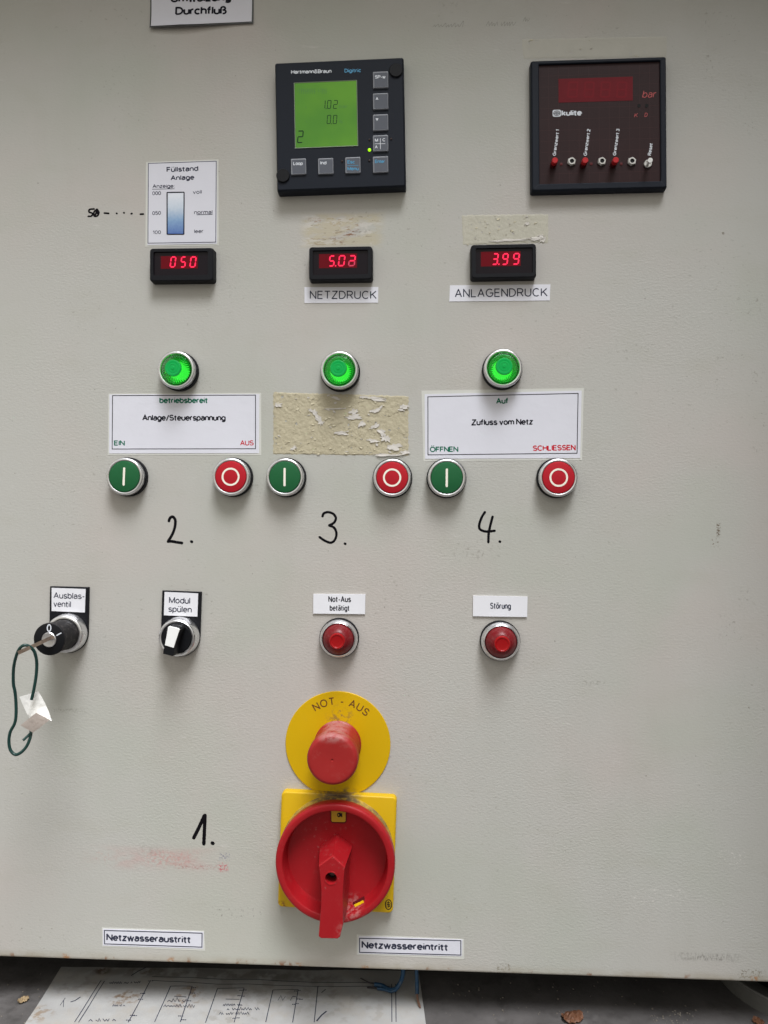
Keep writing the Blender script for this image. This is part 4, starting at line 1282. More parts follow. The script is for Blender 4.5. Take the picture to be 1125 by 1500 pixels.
# ------------------------------------------------------------------ yellowed adhesive left by old labels
ADH = mat('yellowed_adhesive', (.415, .37, .258), .62, var=.10, vscale=110, bump=.8, bscale=420, bdist=.0006, dust=.35, dscale=420, dthr=.60, dustcol=(.25, .22, .14))
ADHP = mat('pale_adhesive', (.44, .42, .345), .55, var=.08, vscale=120, bump=.5, bscale=420, bdist=.0004, dust=.35, dscale=500, dthr=.60, dustcol=(.25, .23, .17))
FLAKE = mat('lifted_paint_flake', (.52, .49, .45), .6, var=.08, vscale=300, bump=.3, bscale=600)
FLAKEY = mat('curled_yellow_flake', (.56, .51, .37), .6, var=.08, vscale=300)
def residue(label, tl, tr, br, bl, m, seed, nx, ny, rough, ragged, flakes=0, spots=()):
    T = quad_thing('adhesive_residue', label, 'residue', tl, tr, br, bl)
    c = [T.loc(*q) for q in (tl, tr, br, bl)]
    keep, V, Fc, hid = {}, [], [], {}
    for j in range(ny + 1):
        for i in range(nx + 1):
            u, v = i / nx, j / ny
            p = c[0].lerp(c[1], u).lerp(c[3].lerp(c[2], u), v)
            p = Vector((p.x, p.y))
            nv = Vector((p.x * 420 + seed, p.y * 420, seed))
            jx = noise.noise(nv * 1.3) * ragged
            e = min(i, j, nx - i, ny - j)
            hh = .00010 + rough * (.5 + .5 * noise.fractal(nv * .8, 1.0, 2.0, 4)) + rough * .8 * max(0, noise.noise(nv * .35 + Vector((9, 2, 0))))
            if e == 0:
                p += Vector((noise.noise(nv * 2.1), noise.noise(nv * 2.1 + Vector((5, 5, 5))))) * ragged
                hh = .00002
            V.append((p.x, p.y, max(hh, .00002)))
    for j in range(ny):
        for i in range(nx):
            u, v = (i + .5) / nx, (j + .5) / ny
            p = c[0].lerp(c[1], u).lerp(c[3].lerp(c[2], u), v)
            nv = Vector((p.x * 260 + seed, p.y * 260, 4.2))
            edge = min(u * nx, v * ny, (1 - u) * nx, (1 - v) * ny)
            if noise.fractal(nv, 1.0, 2.0, 3) > .62 + .02 * min(edge, 10): continue
            a = j * (nx + 1) + i
            Fc.append((a, a + nx + 1, a + nx + 2, a + 1))
    s = mesh('film', V, Fc, m, T, 60)
    r = random.Random(seed)
    # curled flakes: irregular thin chips tilted off the surface
    VV, FF, fm = [], [], []
    for k in range(flakes + len(spots)):
        if k < len(spots):
            px_, py_, sz, asp, rot = spots[k]
            p = T.loc(px_, py_)
            mt = 0
        else:
            p = c[0].lerp(c[1], r.random()).lerp(c[3].lerp(c[2], r.random()), r.random())
            sz, asp, rot = r.choice((.5, .7, .9, 1.2, 1.8, 2.6)), r.uniform(1.3, 3.6), r.uniform(-.5, .5)
            mt = 1 if r.random() < .75 else 0
        sz = mm(sz)
        n = 19
        ring = []
        ca, sa = math.cos(rot), math.sin(rot)
        tilt = r.uniform(.04, .20)
        for i in range(n):
            a = 2 * PI * i / n
            q = sz * r.uniform(.42, 1.22)
            x, y = q * math.cos(a), q * math.sin(a) / asp
            z = .00020 + max(0, -y * tilt) + rough * 1.0 + r.uniform(0, .00022)
            ring.append((p.x + x * ca - y * sa, p.y + x * sa + y * ca, z))
        b = len(VV)
        VV += ring + [(q[0], q[1], q[2] - .00012) for q in ring]
        FF.append(tuple(range(b, b + n))); fm.append(mt)
        FF.append(tuple(range(b + n, b + 2 * n))[::-1]); fm.append(mt)
        for i in range(n):
            j = (i + 1) % n
            FF.append((b + i, b + n + i, b + n + j, b + j)); fm.append(mt)
    if FF: mesh('flakes', VV, FF, [FLAKE, FLAKEY], s, None, fm)
    return T
R = zc(390, 560, 5.114)
def sp(x, y, sz, asp, rot): 
    a = R(x, y)
    return (a[0], a[1], sz / 5.114, asp, rot)
residue('flaking yellowed rectangle of old glue between the two white paper labels', (400.6, 574.6), (598.4, 580.4), (598.2, 667.4), (400.2, 665.2), ADH, 3, 170, 76, .00030, .0007, 190,
        [sp(820, 122, 95, 5.5, -.08), sp(735, 112, 34, 3, 0), sp(835, 205, 45, 2.4, .5), sp(800, 215, 36, 3, .1), sp(1030, 182, 46, 2.6, .1), sp(1010, 208, 30, 3, -.1),
         sp(372, 240, 50, 2.4, -.95), sp(402, 292, 44, 1.8, -.9), sp(345, 215, 40, 3, -.3), sp(500, 200, 90, 12, .06), sp(655, 222, 36, 1.6, .2), sp(660, 262, 68, 3.2, .06), sp(715, 312, 32, 1.2, .2),
         sp(565, 384, 54, 3.4, -.05), sp(815, 330, 46, 2.6, .5), sp(865, 375, 50, 1.7, -.9), sp(895, 420, 50, 1.6, -.3), sp(958, 486, 60, 2.2, .1), sp(800, 437, 52, 3.6, .0),
         sp(1035, 525, 40, 2.6, .1), sp(900, 545, 120, 12, 0), sp(205, 495, 26, 1.5, .9), sp(90, 170, 32, 1.6, .2), sp(520, 120, 46, 4, -.2)])
residue('pale yellowed strip of old glue above the meter reading 3.99', (676.4, 315.4), (803.2, 313.6), (803, 355.6), (678, 359), ADHP, 11, 104, 34, .00010, .0009, 26,
        [(783, 350, 12, 4, .05), (795, 352, 7, 2, .3), (742, 352.5, 30, 14, .02), (793, 346, 6, 2, .1), (772, 328, 3, 1.4, 0)])
residue('faint strip of old glue above the dark red pressure meter', (764.6, 57.6), (976.4, 53.4), (976.4, 83.6), (767, 86), mat('faint_adhesive', (.425, .412, .362), .55, var=.07, vscale=90, bump=.3, bscale=420, dust=.3, dscale=480, dthr=.62, dustcol=(.26, .24, .19)), 17, 150, 22, .00006, .0005, 8)

# ------------------------------------------------------------------ key switch with key, wire loop and tag
def plate_outline(T, w, top, r, cx=0.0, n=20):
    """square-topped holder plate whose lower end follows the round collar"""
    pts = A_(cx, 0, w / 2, r, 180, 360, n)
    pts = pts + [(cx + w / 2, top), (cx - w / 2, top)]
    return pts
def holder(T, w, top, r):
    o = plate_outline(T, w, top, r)
    i1 = [(x * .985, y * .99) for x, y in o]
    return mesh('holder_plate', *loft([(o, .0001), (o, .0024), (i1, .0028)]), BLACKP, T, 35)
def insert_px(T, tl, tr, br, bl, parent):
    z = .0029
    P = [T.loc(*q, z) for q in (bl, br, tr, tl)]
    return mesh('insert_card', *loft([(P, z - .0004), (P, z + .00025)]), PLATEW, parent), z + .0003

KB = at(102.4, 926)
T = Thing('key_switch', 'black key switch with grimy round barrel, reading Ausblasventil', 'key switch', KB, -.012)
hp = holder(T, .0298, .0348, .0155)
s, z = insert_px(T, (75.8, 861), (125.6, 862.8), (124.4, 897.2), (75.8, 895), hp)
I = Ink(z)
I.text('Ausblas-', T.loc(78.3, 876.6, z), T.loc(124.2, 877.8, z), mm(9.2), .145)
I.text('ventil', T.loc(78.2, 889.0, z), T.loc(104, 889.8, z), mm(9.2), .145)
I.build('lettering', GREYP, s)
mesh('bezel_ring', *lathe([(.0148, .0028), (.0148, .0042), (.0144, .0050), (.0143, .0086), (.0138, .0098), (.0128, .0104), (.0118, .0104), (.0113, .0098), (.0113, .0050)], 96), CHROME, T, 40)
mesh('barrel', *lathe([(.0112, .0050), (.0112, .0300), (.0117, .0302), (.0117, .0322), (.0112, .0326)], 80), GRIME, T, 35)
fc = mesh('switch_face', *lathe([(.01125, .0318), (.01125, .0328), (.0108, .0330), (0, .0330)], 80), CAPB, T, 35)
def KP(x, y, h): return T.loc(x / 5.356, 840 + y / 5.356, h)
zf = .03306
I = Ink(zf)
a = KP(385, 428, zf)
I.stroke([(a.x + x, a.y + y) for x, y in A_(0, 0, .0013, .0024, 0, 360, 24)], .0008)
I.stroke([KP(443, 487, zf), KP(481, 466, zf)], .0008)
I.build('position_marks', WHITEP, fc)
plug_c = KP(384, 520, .0335)
mesh('lock_plug', *lathe([(.0053, .0325), (.0053, .0338), (.0048, .0343), (.0040, .0342), (0, .0342)], 56, plug_c.x, plug_c.y), CHROME, T, 40)
# the key, seen nearly edge-on
tip = T.loc(30.6, 954.6, .078)
base = KP(398, 505, .034)
def key_mesh():
    A, B = Vector((base.x, base.y, .0320)), Vector((tip.x, tip.y, .078))
    ax = (B - A)
    Lk = ax.length
    ax.normalize()
    wide = Vector((.995, -.10, 0))                 # blade width runs across, thin edge shows
    view = (Vector((T.loc(614, 750).x, T.loc(614, 750).y, D)) - (A + B) / 2).normalized()
    wide = ax.cross(Vector((0, 1, .1))).normalized()
    wide = (view - ax * view.dot(ax)).normalized()
    thin = ax.cross(wide).normalized()
    prof = [(0, .0028), (.010, .0028), (.013, .0036), (.017, .0036), (.0185, .0060), (.026, .0080), (.038, .0082), (Lk - .004, .0070), (Lk, .0042)]
    V, Fc = [], []
    for t, w in prof:
        for a_, b_ in ((-1, -1), (1, -1), (1, 1), (-1, 1)):
            V.append(A + ax * t + wide * (w * .5 * a_) + thin * (.00125 * b_))
    n = 4
    for k in range(len(prof) - 1):
        for i in range(n):
            j = (i + 1) % n
            Fc.append((k * n + i, k * n + j, (k + 1) * n + j, (k + 1) * n + i))
    Fc.append((3, 2, 1, 0)); m_ = (len(prof) - 1) * n
    Fc.append((m_, m_ + 1, m_ + 2, m_ + 3))
    return V, Fc, A, B
V, Fc, KA, KBp = key_mesh()
K = Thing('key', 'tarnished flat key sticking out of the black key switch', 'key', KB, -.012)
mesh('key_blade', V, Fc, KEYM, K)
WP = [(165, 617, 78), (180, 600, 74), (215, 590, 70), (240, 588, 68)]
def W3(x, y, h): 
    v = KP(x, y, h / 1000)
    return (v.x, v.y, h / 1000)
loop = [(247, 990, 66), (255, 960, 66), (270, 888, 66), (285, 790, 66), (288, 695, 67), (274, 625, 69), (250, 588, 70.5), (215, 566, 72), (182, 566, 73), (152, 592, 73), (125, 655, 72), (107, 745, 70), (105, 860, 68),
        (118, 930, 67), (125, 1010, 66), (126, 1110, 66), (114, 1180, 66), (82, 1240, 66), (70, 1310, 66), (80, 1380, 66), (116, 1420, 66), (160, 1408, 66), (205, 1362, 65), (233, 1302, 64), (243, 1252, 62.5), (240, 1215, 61)]
wl = Thing('wire_loop', 'dark green wire loop hanging from the key', 'wire', KB, -.012)
mesh('wire', *tube(spline([W3(*q) for q in loop], 6), .00105, 10), WIREG, wl, 60)
mesh('twisted_end', *tube(spline([W3(240, 1252, 63.6), W3(215, 1278, 65), W3(180, 1310, 67)], 6), .00090, 10), WIREG, wl, 60)
# folded card tag: upper leaf bends round to a lower leaf facing the camera
tg = Thing('key_tag', 'crumpled white card tag folded over on the green wire', 'tag', KB, -.012)
def tag_mesh():
    rows = [((152, 968, 64), (298, 926, 61)), ((170, 1010, 63.5), (325, 968, 60.5)), ((190, 1055, 63), (352, 1020, 60)), ((212, 1102, 62.5), (378, 1076, 59.5)), ((228, 1135, 61.5), (395, 1120, 59.5)), ((240, 1152, 60), (396, 1138, 59)), ]
    V, Fc = [], []
    nx = 8
    for a, b_ in rows:
        for i in range(nx + 1):
            u = i / nx
            x, y, h = [a[k] + (b_[k] - a[k]) * u for k in range(3)]
            h += .35 * noise.noise(Vector((x * .03, y * .03, 2)))
            V.append(Vector(W3(x, y, h)))
    return V, nx, len(rows)
def thick(V, nx, ny, th):
    n = len(V)
    W = list(V) + [v + Vector((0, 0, -th)) for v in V]
    Fc = []
    for j in range(ny - 1):
        for i in range(nx):
            a = j * (nx + 1) + i
            q = (a, a + nx + 1, a + nx + 2, a + 1)
            Fc.append(q); Fc.append(tuple(n + t for t in q[::-1]))
    rim = [i for i in range(nx + 1)] + [j * (nx + 1) + nx for j in range(1, ny)] + [(ny - 1) * (nx + 1) + i for i in range(nx - 1, -1, -1)] + [j * (nx + 1) for j in range(ny - 2, 0, -1)]
    for a, b_ in zip(rim, rim[1:] + rim[:1]):
        Fc.append((a, b_, n + b_, n + a))
    return W, Fc
V, nx, ny = tag_mesh()
mesh('upper_leaf', *thick(V, nx, ny, .0003), CARD, tg, 40)
rows = [((283, 1094, 67.5), (390, 1148, 65.5)), ((245, 1124, 68), (350, 1180, 66)), ((200, 1160, 68), (305, 1216, 66)), ((160, 1190, 68), (257, 1249, 66))]
V = []
for a, b_ in rows:
    for i in range(9):
        u = i / 8
        x, y, h = [a[k] + (b_[k] - a[k]) * u for k in range(3)]
        h += .3 * noise.noise(Vector((x * .03, y * .03, 7)))
        V.append(Vector(W3(x, y, h)))
mesh('lower_leaf', *thick(V, 8, 4, .0003), CARDB, tg, 40)
# the turned fold joining both leaves
foldr = []
for k in range(7):
    t = k / 6
    a0, a1 = Vector(W3(228, 1135, 61.5)), Vector(W3(396, 1132, 59.3))
    b0, b1 = Vector(W3(283, 1094, 67.5)), Vector(W3(390, 1148, 65.5))
    for i in range(9):
        u = i / 8
        p = a0.lerp(a1, u).lerp(b0.lerp(b1, u), t)
        p.y -= .0016 * math.sin(PI * t) * u
        p.x += .0010 * math.sin(PI * t) * u
        foldr.append(p)
mesh('fold', *thick(foldr, 8, 7, .0003), CARD, tg, 60)

# ------------------------------------------------------------------ selector switch
SB = at(265.6, 931)
T = Thing('selector_switch', 'black rotary selector with white pointer, reading Modul sp\u00fclen', 'selector switch', SB, -.026)
hp = holder(T, .0298, .0338, .0155)
s, z = insert_px(T, (241.2, 867.0), (290.4, 869.2), (289.2, 903.2), (240.2, 901.2), hp)
I = Ink(z)
I.text('Modul', T.loc(247.4, 883.6, z), T.loc(278.6, 884.6, z), mm(9.2), .15)
I.text('sp\u00fclen', T.loc(246.4, 896.4, z), T.loc(280.8, 897.6, z), mm(9.2), .15)
I.build('lettering', GREYP, s)
mesh('bezel_ring', *lathe([(.0148, .0028), (.0148, .0048), (.0144, .0056), (.0141, .0098), (.0136, .0112), (.0126, .0118), (.0117, .0116), (.0113, .0108), (.0113, .0060)], 96), CHROME, T, 40)
mesh('turning_disc', *lathe([(.0112, .0060), (.0112, .0112), (.0107, .0117), (0, .0117)], 72), CAPB, T, 35)
ang = math.radians(-11)
def rot2(x, y): return (x * math.cos(ang) - y * math.sin(ang), x * math.sin(ang) + y * math.cos(ang))
def bar_outline(s=1.0, waist=.0):
    # straight outer side, scooped right side
    pts = [(-.0038, -.0106), (.0038, -.0106), (.0041, -.0070), (.0036 - waist, -.002), (.0040 - waist, .004), (.0048, .0094), (.0040, .0108), (-.0036, .0106), (-.0044, .0090), (-.0040, .004), (-.0038, -.002), (-.0041, -.0075)]
    return [rot2(x * s, y * (1 if s == 1 else .985)) for x, y in pts]
kb = mesh('pointer', *loft([(bar_outline(1.04), .0116), (bar_outline(1.0), .0165), (bar_outline(1.0), .0235), (bar_outline(.95), .0243)]), CAPB, T, 35)
wi = [rot2(x * 1.02, y) for x, y in ((-.0036, -.0040), (.0031, -.0044), (.0035, .001), (.0040, .006), (.0045, .0096), (.0036, .0104), (-.0034, .0104), (-.0042, .0090), (-.0038, .003))]
mesh('white_pointer_insert', *loft([(wi, .0238), (wi, .02460), ([(x * .95, y * .97) for x, y in wi], .0248)]), WHITEI, kb)

# ------------------------------------------------------------------ emergency stop: yellow disc and red knob
EB = at(495, 1089.4)
T = Thing('emergency_stop', 'red mushroom knob on a round yellow disc reading NOT - AUS', 'emergency stop', EB)
RD = mm(77.4)
yd = mesh('legend_disc', *lathe([(RD, .0001), (RD, .0007), (RD - .0003, .0010), (0, .0010)], 128), YDISC, T, 35)
I = Ink(.00106)
word = 'NOT - AUS'
capm, wt = mm(11.4), .135
w = capm * wt
wid = [(.28 if ch == ' ' else G[ch][0]) for ch in word]
tot = sum(wid) + GAP * (len(word) - 1)
rb = mm(57.5)
span = math.radians(79)
sc_ = span / tot
ac = math.radians(85.2)
x = 0
for ch, wd in zip(word, wid):
    if ch != ' ':
        th = ac + span / 2 - (x + wd / 2) * sc_
        ux, uy = Vector((math.sin(th), -math.cos(th))), Vector((math.cos(th), math.sin(th)))
        o = uy * rb
        for st in G[ch][1]:
            I.stroke([o + ux * ((gx - wd / 2) * capm * 1.02) + uy * (gy * (capm - w) + w / 2) for gx, gy in st], w)
    x += wd + GAP
I.build('lettering', BRTX, yd)
mesh('knob_neck', *lathe([(.0176, .0010), (.0176, .0030), (.0170, .0036), (.0166, .0220), (.0160, .0250), (.0150, .0280)], 96), REDM, T, 40)
prof = [(.0150, .0268), (.0168, .0262), (.0177, .0268), (.0181, .0280)]
for k in range(0, 9):
    a = PI / 2 * k / 8
    prof.append((.0151 + .0030 * math.cos(a), .0352 + .0034 * math.sin(a)))
prof += [(.0120, .03855), (.0060, .0382), (.0009, .0381), (.0006, .0376), (0, .0375)]
mesh('knob', *lathe(prof, 112), REDM, T, 40)

# ------------------------------------------------------------------ main switch with red rotary handle
MH = .0070
T = Thing('main_switch', 'big red rotary main switch on a square yellow plate', 'main switch', at(493.6, 1248.6, MH), math.radians(-1.55))
PW = (T.loc(578.6, 1250, MH).x - T.loc(409.4, 1247, MH).x)
pl = mesh('base_plate', *block(PW, mm(170.5, MH), MH - .0001, .0035, .0012, 0, 0, .0001), YELL, T, 35)
mesh('collar', *lathe([(.0428, MH - .001), (.0422, MH + .0010), (.0418, MH + .0090), (.0405, MH + .0100), (.0380, MH + .0100)], 128), YELD, pl, 40)
# oval mark on the plate corner
c = T.loc(380 + 925 / 4.891, 1140 + 905 / 4.891, MH)
I = Ink(MH + .00005)
I.stroke([(c.x + a, c.y + b_) for a, b_ in A_(0, 0, mm(4.6), mm(7.0), 0, 360, 28)], .0007)
for st in ([(-.0011, -.0020), (-.0011, .0012), (0, .0022), (.0011, .0012), (.0011, -.0020)], [(-.0011, 0), (.0011, 0)], [(0, .0022), (0, -.0022)], [(-.0005, -.0022), (.0009, -.0008)]):
    I.stroke([(c.x + a, c.y + b_) for a, b_ in st], .0005)
I.build('oval_emblem', PINK, pl)
HR, HF = .0270, .0125
rc = T.loc(490.4, 1265.9, HR)
rot = lathe([(.0418, .0168), (.0427, .0176), (.0430, .0190), (.0430, .0250), (.0427, .0262), (.0419, .0269), (.0410, HR), (.0386, HR), (.0379, .0266), (.0376, .0258), (.0368, HF + .0016), (.0360, HF + .0003), (.0350, HF), (0, HF)], 144, rc.x, rc.y)
ro = mesh('rotor', *rot, REDK, T, 40)
# yellow index windows in the rotor
def Q(x, y, h): return T.loc(380 + x / 4.891, 1140 + y / 4.891, h)
wz = HF + .0006
P = [Q(516, 312, wz), Q(618, 314, wz), Q(620, 225, wz), Q(514, 225, wz)]
ib = mesh('index_window', *loft([(P, HF - .0003), (P, wz)]), mat('yellow_window', (.50, .31, .01), .5, var=.15, vscale=200), ro)
mesh('index_window_edge', *ribbon([Q(512, 240, wz), Q(513, 306, wz), Q(524, 318, wz), Q(608, 320, wz), Q(621, 308, wz), Q(621, 250, wz)], .0007, wz + .00005), REDDK, ib)
I = Ink(wz + .00008)
I.text('ON', Q(558, 280, wz), Q(594, 279, wz), mm(6.8), .22)
I.build('lettering', PINK, ib)
wz2 = HF + .0030
P = [Q(690, 930, .0185), Q(752, 898, .0185), Q(748, 880, .0165), Q(683, 912, .0165)]
V = [(P[0].x, P[0].y, .0185), (P[1].x, P[1].y, .0185), (P[2].x, P[2].y, .0165), (P[3].x, P[3].y, .0165)]
n_ = (Vector(V[1]) - Vector(V[0])).cross(Vector(V[3]) - Vector(V[0])).normalized()
if n_.z < 0: n_ = -n_
V2 = [tuple(Vector(v) + n_ * .0012) for v in V]
mesh('lower_index_window', V2 + V, [(0, 1, 2, 3), (7, 6, 5, 4), (0, 4, 5, 1), (1, 5, 6, 2), (2, 6, 7, 3), (3, 7, 4, 0)], YELL, ro)
P = [Q(668, 888, HF), Q(752, 842, HF), Q(756, 880, .0165), Q(683, 912, .0165)]
V = [(P[0].x, P[0].y, HF + .0012), (P[1].x, P[1].y, HF + .0012), (P[2].x, P[2].y, .0172), (P[3].x, P[3].y, .0172)]
mesh('window_shade_tab', V + [(v[0], v[1], v[2] - .001) for v in V], [(0, 1, 2, 3), (7, 6, 5, 4), (0, 4, 5, 1), (1, 5, 6, 2), (2, 6, 7, 3), (3, 7, 4, 0)], REDDK, ro)
# handle
HZ = .0500
def hp_(x, y, h): return T.loc(x, y, h)
front_px = [(487.3, 1253.2), (467.0, 1267.8), (469.2, 1287), (470.6, 1305), (470.0, 1330), (468.2, 1352), (466.6, 1372.4), (470, 1375.2), (494.6, 1375.8), (498.0, 1373), (502.8, 1354), (502.6, 1332), (502.2, 1310), (503.6, 1288), (505.4, 1270)]
front = [hp_(*q, HZ) for q in front_px]
cx0 = sum(v.x for v in front) / len(front)
back_z = [HF - .001] * 5 + [.0285] * 6 + [HF - .001] * 4
ap = hp_(493.5, 1220.8, HF); lf = hp_(467.9, 1240.2, HF); rt = hp_(516.6, 1239.2, HF)
back = []
for i, v in enumerate(front):
    back.append(Vector((v.x, v.y)))
back[0] = ap
back[1] = lf
back[14] = rt
for i in (2, 3, 4): back[i] = Vector((front[i].x - .0008, front[i].y + (.004 if i == 2 else .001)))
for i in (11, 12, 13): back[i] = Vector((front[i].x + (.0018 if i == 13 else .0010), front[i].y + (.004 if i == 13 else .001)))
for i in (5, 6, 7, 8, 9, 10): back[i] = Vector((front[i].x + (.0006 if i > 7 else -.0006), front[i].y + (.0015 if i in (6, 7, 8, 9) else 0)))
mid = [(b_ * .12 + f * .88) for b_, f in zip(back, front)]
cen = Vector((sum(v.x for v in front) / 15, sum(v.y for v in front) / 15))
fin = [cen + (v - cen) * .972 for v in front]
mz = [b_ * .12 + HZ * .88 - .0012 for b_ in back_z]
V, Fc = loft([(back, back_z), (mid, mz), (front, HZ - .0008), (fin, HZ)])
hd = mesh('handle', V, Fc, REDK, None, 35)
hc = hp_(484.9, 1286.4, HZ)
Vc, Fcc = lathe([(0, HZ - .012), (.0040, HZ - .012), (.0040, HZ + .003), (0, HZ + .003)], 40, hc.x, hc.y)
cut = mesh('cutter', Vc, Fcc, REDDK, None)
bm_ = hd.modifiers.new('hole', 'BOOLEAN')
bm_.object = cut
bm_.operation = 'DIFFERENCE'
bm_.solver = 'EXACT'
dgp = bpy.context.evaluated_depsgraph_get()
me = bpy.data.meshes.new_from_object(hd.evaluated_get(dgp))
hd.modifiers.clear()
hd.data = me
bpy.data.objects.remove(cut)
hd.data.materials.clear()
hd.data.materials.append(REDK)
for pl_ in hd.data.polygons: pl_.material_index = 0
hd.parent = T.o
mesh('hole_rim', *lathe([(.0047, HZ - .0001), (.0046, HZ + .0003), (.0041, HZ + .0003), (.0039, HZ - .0006)], 40, hc.x, hc.y), REDK, hd, 40)
sc0 = mesh('hole_bottom', *lathe([(.00395, HZ - .0100), (0, HZ - .0099)], 32, hc.x, hc.y), HOLE, hd)
mesh('screw_head', *lathe([(.0026, HZ - .0099), (.0024, HZ - .0088), (.0008, HZ - .0086), (0, HZ - .0090)], 24, hc.x, hc.y - .0004), mat('dark_screw_steel', (.10, .095, .09), .4, metal=.9), hd, 40)

# ------------------------------------------------------------------ below the door: paper plan, wires, grit
PZ = FLOOR_Z
tl, tr = on_floor(88, 1420.5), on_floor(613, 1424)
bl, br = on_floor(38, 1500), on_floor(623.6, 1500)
bl = bl + (bl - tl) * .9
br = br + (br - tr) * .9
tl = tl - (bl - tl) * .02
PLANM = mat('stained_plan_paper', (.34, .335, .325), .6, var=.18, vscale=60, bump=.4, bscale=90, bdist=.001, dust=.75, dscale=36, dthr=.50, dustcol=(.34, .31, .27))
def plan_pt(u, v): return tl.lerp(tr, u).lerp(bl.lerp(br, u), v)
def plan_z(u, v):
    x, y = plan_pt(u, v)
    return .0010 + .0006 * noise.noise(Vector((x * 14, y * 14, 1))) + .0007 * noise.noise(Vector((x * 40, y * 30, 5))) 
plan = bpy.data.objects.new('paper_plan', None)
COL.objects.link(plan)
plan.location = (tl.x, tl.y, PZ)
tag(plan, 'stained wiring plan sheet lying on the dark base below the door', 'paper plan')
NX, NY = 90, 50
V, Fc = [], []
for k in range(2):
    for j in range(NY + 1):
        for i in range(NX + 1):
            p = plan_pt(i / NX, j / NY)
            V.append((p.x - tl.x, p.y - tl.y, plan_z(i / NX, j / NY) - .00025 * k))
n = (NX + 1) * (NY + 1)
for j in range(NY):
    for i in range(NX):
        a = j * (NX + 1) + i
        q = (a, a + NX + 1, a + NX + 2, a + 1)
        Fc.append(q); Fc.append(tuple(n + t for t in q[::-1]))
def stain_and_darken_plan(m):
    nt = m.node_tree
    b = nt.nodes['Principled BSDF']
    L = nt.links.new
    cur = b.inputs['Base Color'].links[0].from_socket
    tcn = node(nt, 'ShaderNodeTexCoord')
    for k, (x, y, rx, ry, c, ns, thr, amt) in enumerate((
            (183, 1463, 30, 14, (.17, .105, .055), 170, .44, .85), (58, 1487, 26, 18, (.22, .15, .09), 150, .46, .7), (276, 1462, 30, 24, (.20, .135, .085), 190, .48, .75),
            (150, 1424, 16, 7, (.09, .045, .025), 200, .36, .9), (215, 1424, 40, 8, (.12, .085, .055), 150, .45, .7), (420, 1450, 220, 40, (.20, .185, .16), 60, .47, .55),
            (120, 1445, 60, 26, (.20, .185, .165), 90, .50, .5), (500, 1480, 130, 30, (.25, .235, .21), 110, .52, .5), (340, 1490, 60, 22, (.22, .20, .17), 150, .50, .5), (300, 1428, 300, 12, (.12, .11, .095), 70, .40, .6))):  # last, widest patch darkens the sheet along its upper edge
        p, ex, ey = on_floor(x, y) - tl, on_floor(x + rx, y) - tl, on_floor(x, y - ry) - tl
        mp = node(nt, 'ShaderNodeMapping', vector_type='POINT')
        wx, wy = abs(ex.x - p.x), abs(ey.y - p.y)
        mp.inputs['Location'].default_value = (-p.x / wx, -p.y / wy, 0)
        mp.inputs['Scale'].default_value = (1 / wx, 1 / wy, 0)
        ln = node(nt, 'ShaderNodeVectorMath', operation='LENGTH')
        nz = node(nt, 'ShaderNodeTexNoise')
        nz.inputs['Scale'].default_value = ns
        nz.inputs['Detail'].default_value = 6
        nz.inputs['Roughness'].default_value = .6
        f1 = node(nt, 'ShaderNodeMapRange', interpolation_type='SMOOTHSTEP')
        for i, q in enumerate((1.0, .35, 0, 1)): f1.inputs[i + 1].default_value = q
        f2 = node(nt, 'ShaderNodeMapRange', interpolation_type='SMOOTHSTEP')
        for i, q in enumerate((thr, thr + .13, 0, amt)): f2.inputs[i + 1].default_value = q
        mu = node(nt, 'ShaderNodeMath', operation='MULTIPLY')
        mx = node(nt, 'ShaderNodeMix', data_type='RGBA')
        L(tcn.outputs['Object'], mp.inputs[0]); L(tcn.outputs['Object'], nz.inputs['Vector']); L(mp.outputs[0], ln.inputs[0]); L(ln.outputs['Value'], f1.inputs[0]); L(nz.outputs['Fac'], f2.inputs[0])
        L(f1.outputs[0], mu.inputs[0]); L(f2.outputs[0], mu.inputs[1]); L(mu.outputs[0], mx.inputs[0]); L(cur, mx.inputs[6])
        mx.inputs[7].default_value = (*c, 1)
        cur = mx.outputs[2]
    L(cur, b.inputs['Base Color'])
stain_and_darken_plan(PLANM)
ps = mesh('sheet', V, Fc, PLANM, plan, 60)
# printing follows the sheet
ux = (tr - tl); uy = (bl - tl)
det = ux.x * uy.y - ux.y * uy.x
def uvof(p):
    d = p - tl
    v = (ux.x * d.y - ux.y * d.x) / det
    a, b_ = tl.lerp(bl, v), tr.lerp(br, v)
    e_ = b_ - a
    return (p - a).dot(e_) / e_.dot(e_), v
class FloorInk(Ink):
    def line(s, pts, w):
        P = [on_floor(*q) for q in pts]
        R_ = [P[0]]
        for a, b_ in zip(P, P[1:]):
            m_ = max(1, int((b_ - a).length / .006))
            for i in range(1, m_ + 1): R_.append(a.lerp(b_, i / m_))
        v, f = ribbon(R_, w, 0)
        o = []
        for q in v:
            u_, v_ = uvof(Vector((q[0], q[1])))
            o.append((q[0] - tl.x, q[1] - tl.y, plan_z(min(max(u_, 0), 1), min(max(v_, 0), 1)) + .00022))
        s.add((o, f))
I = FloorInk(0)
A4 = lambda x, y: (x / 3.409, 1390 + y / 3.409)
A5 = lambda x, y: (320 + x / 3.409, 1400 + y / 3.409)
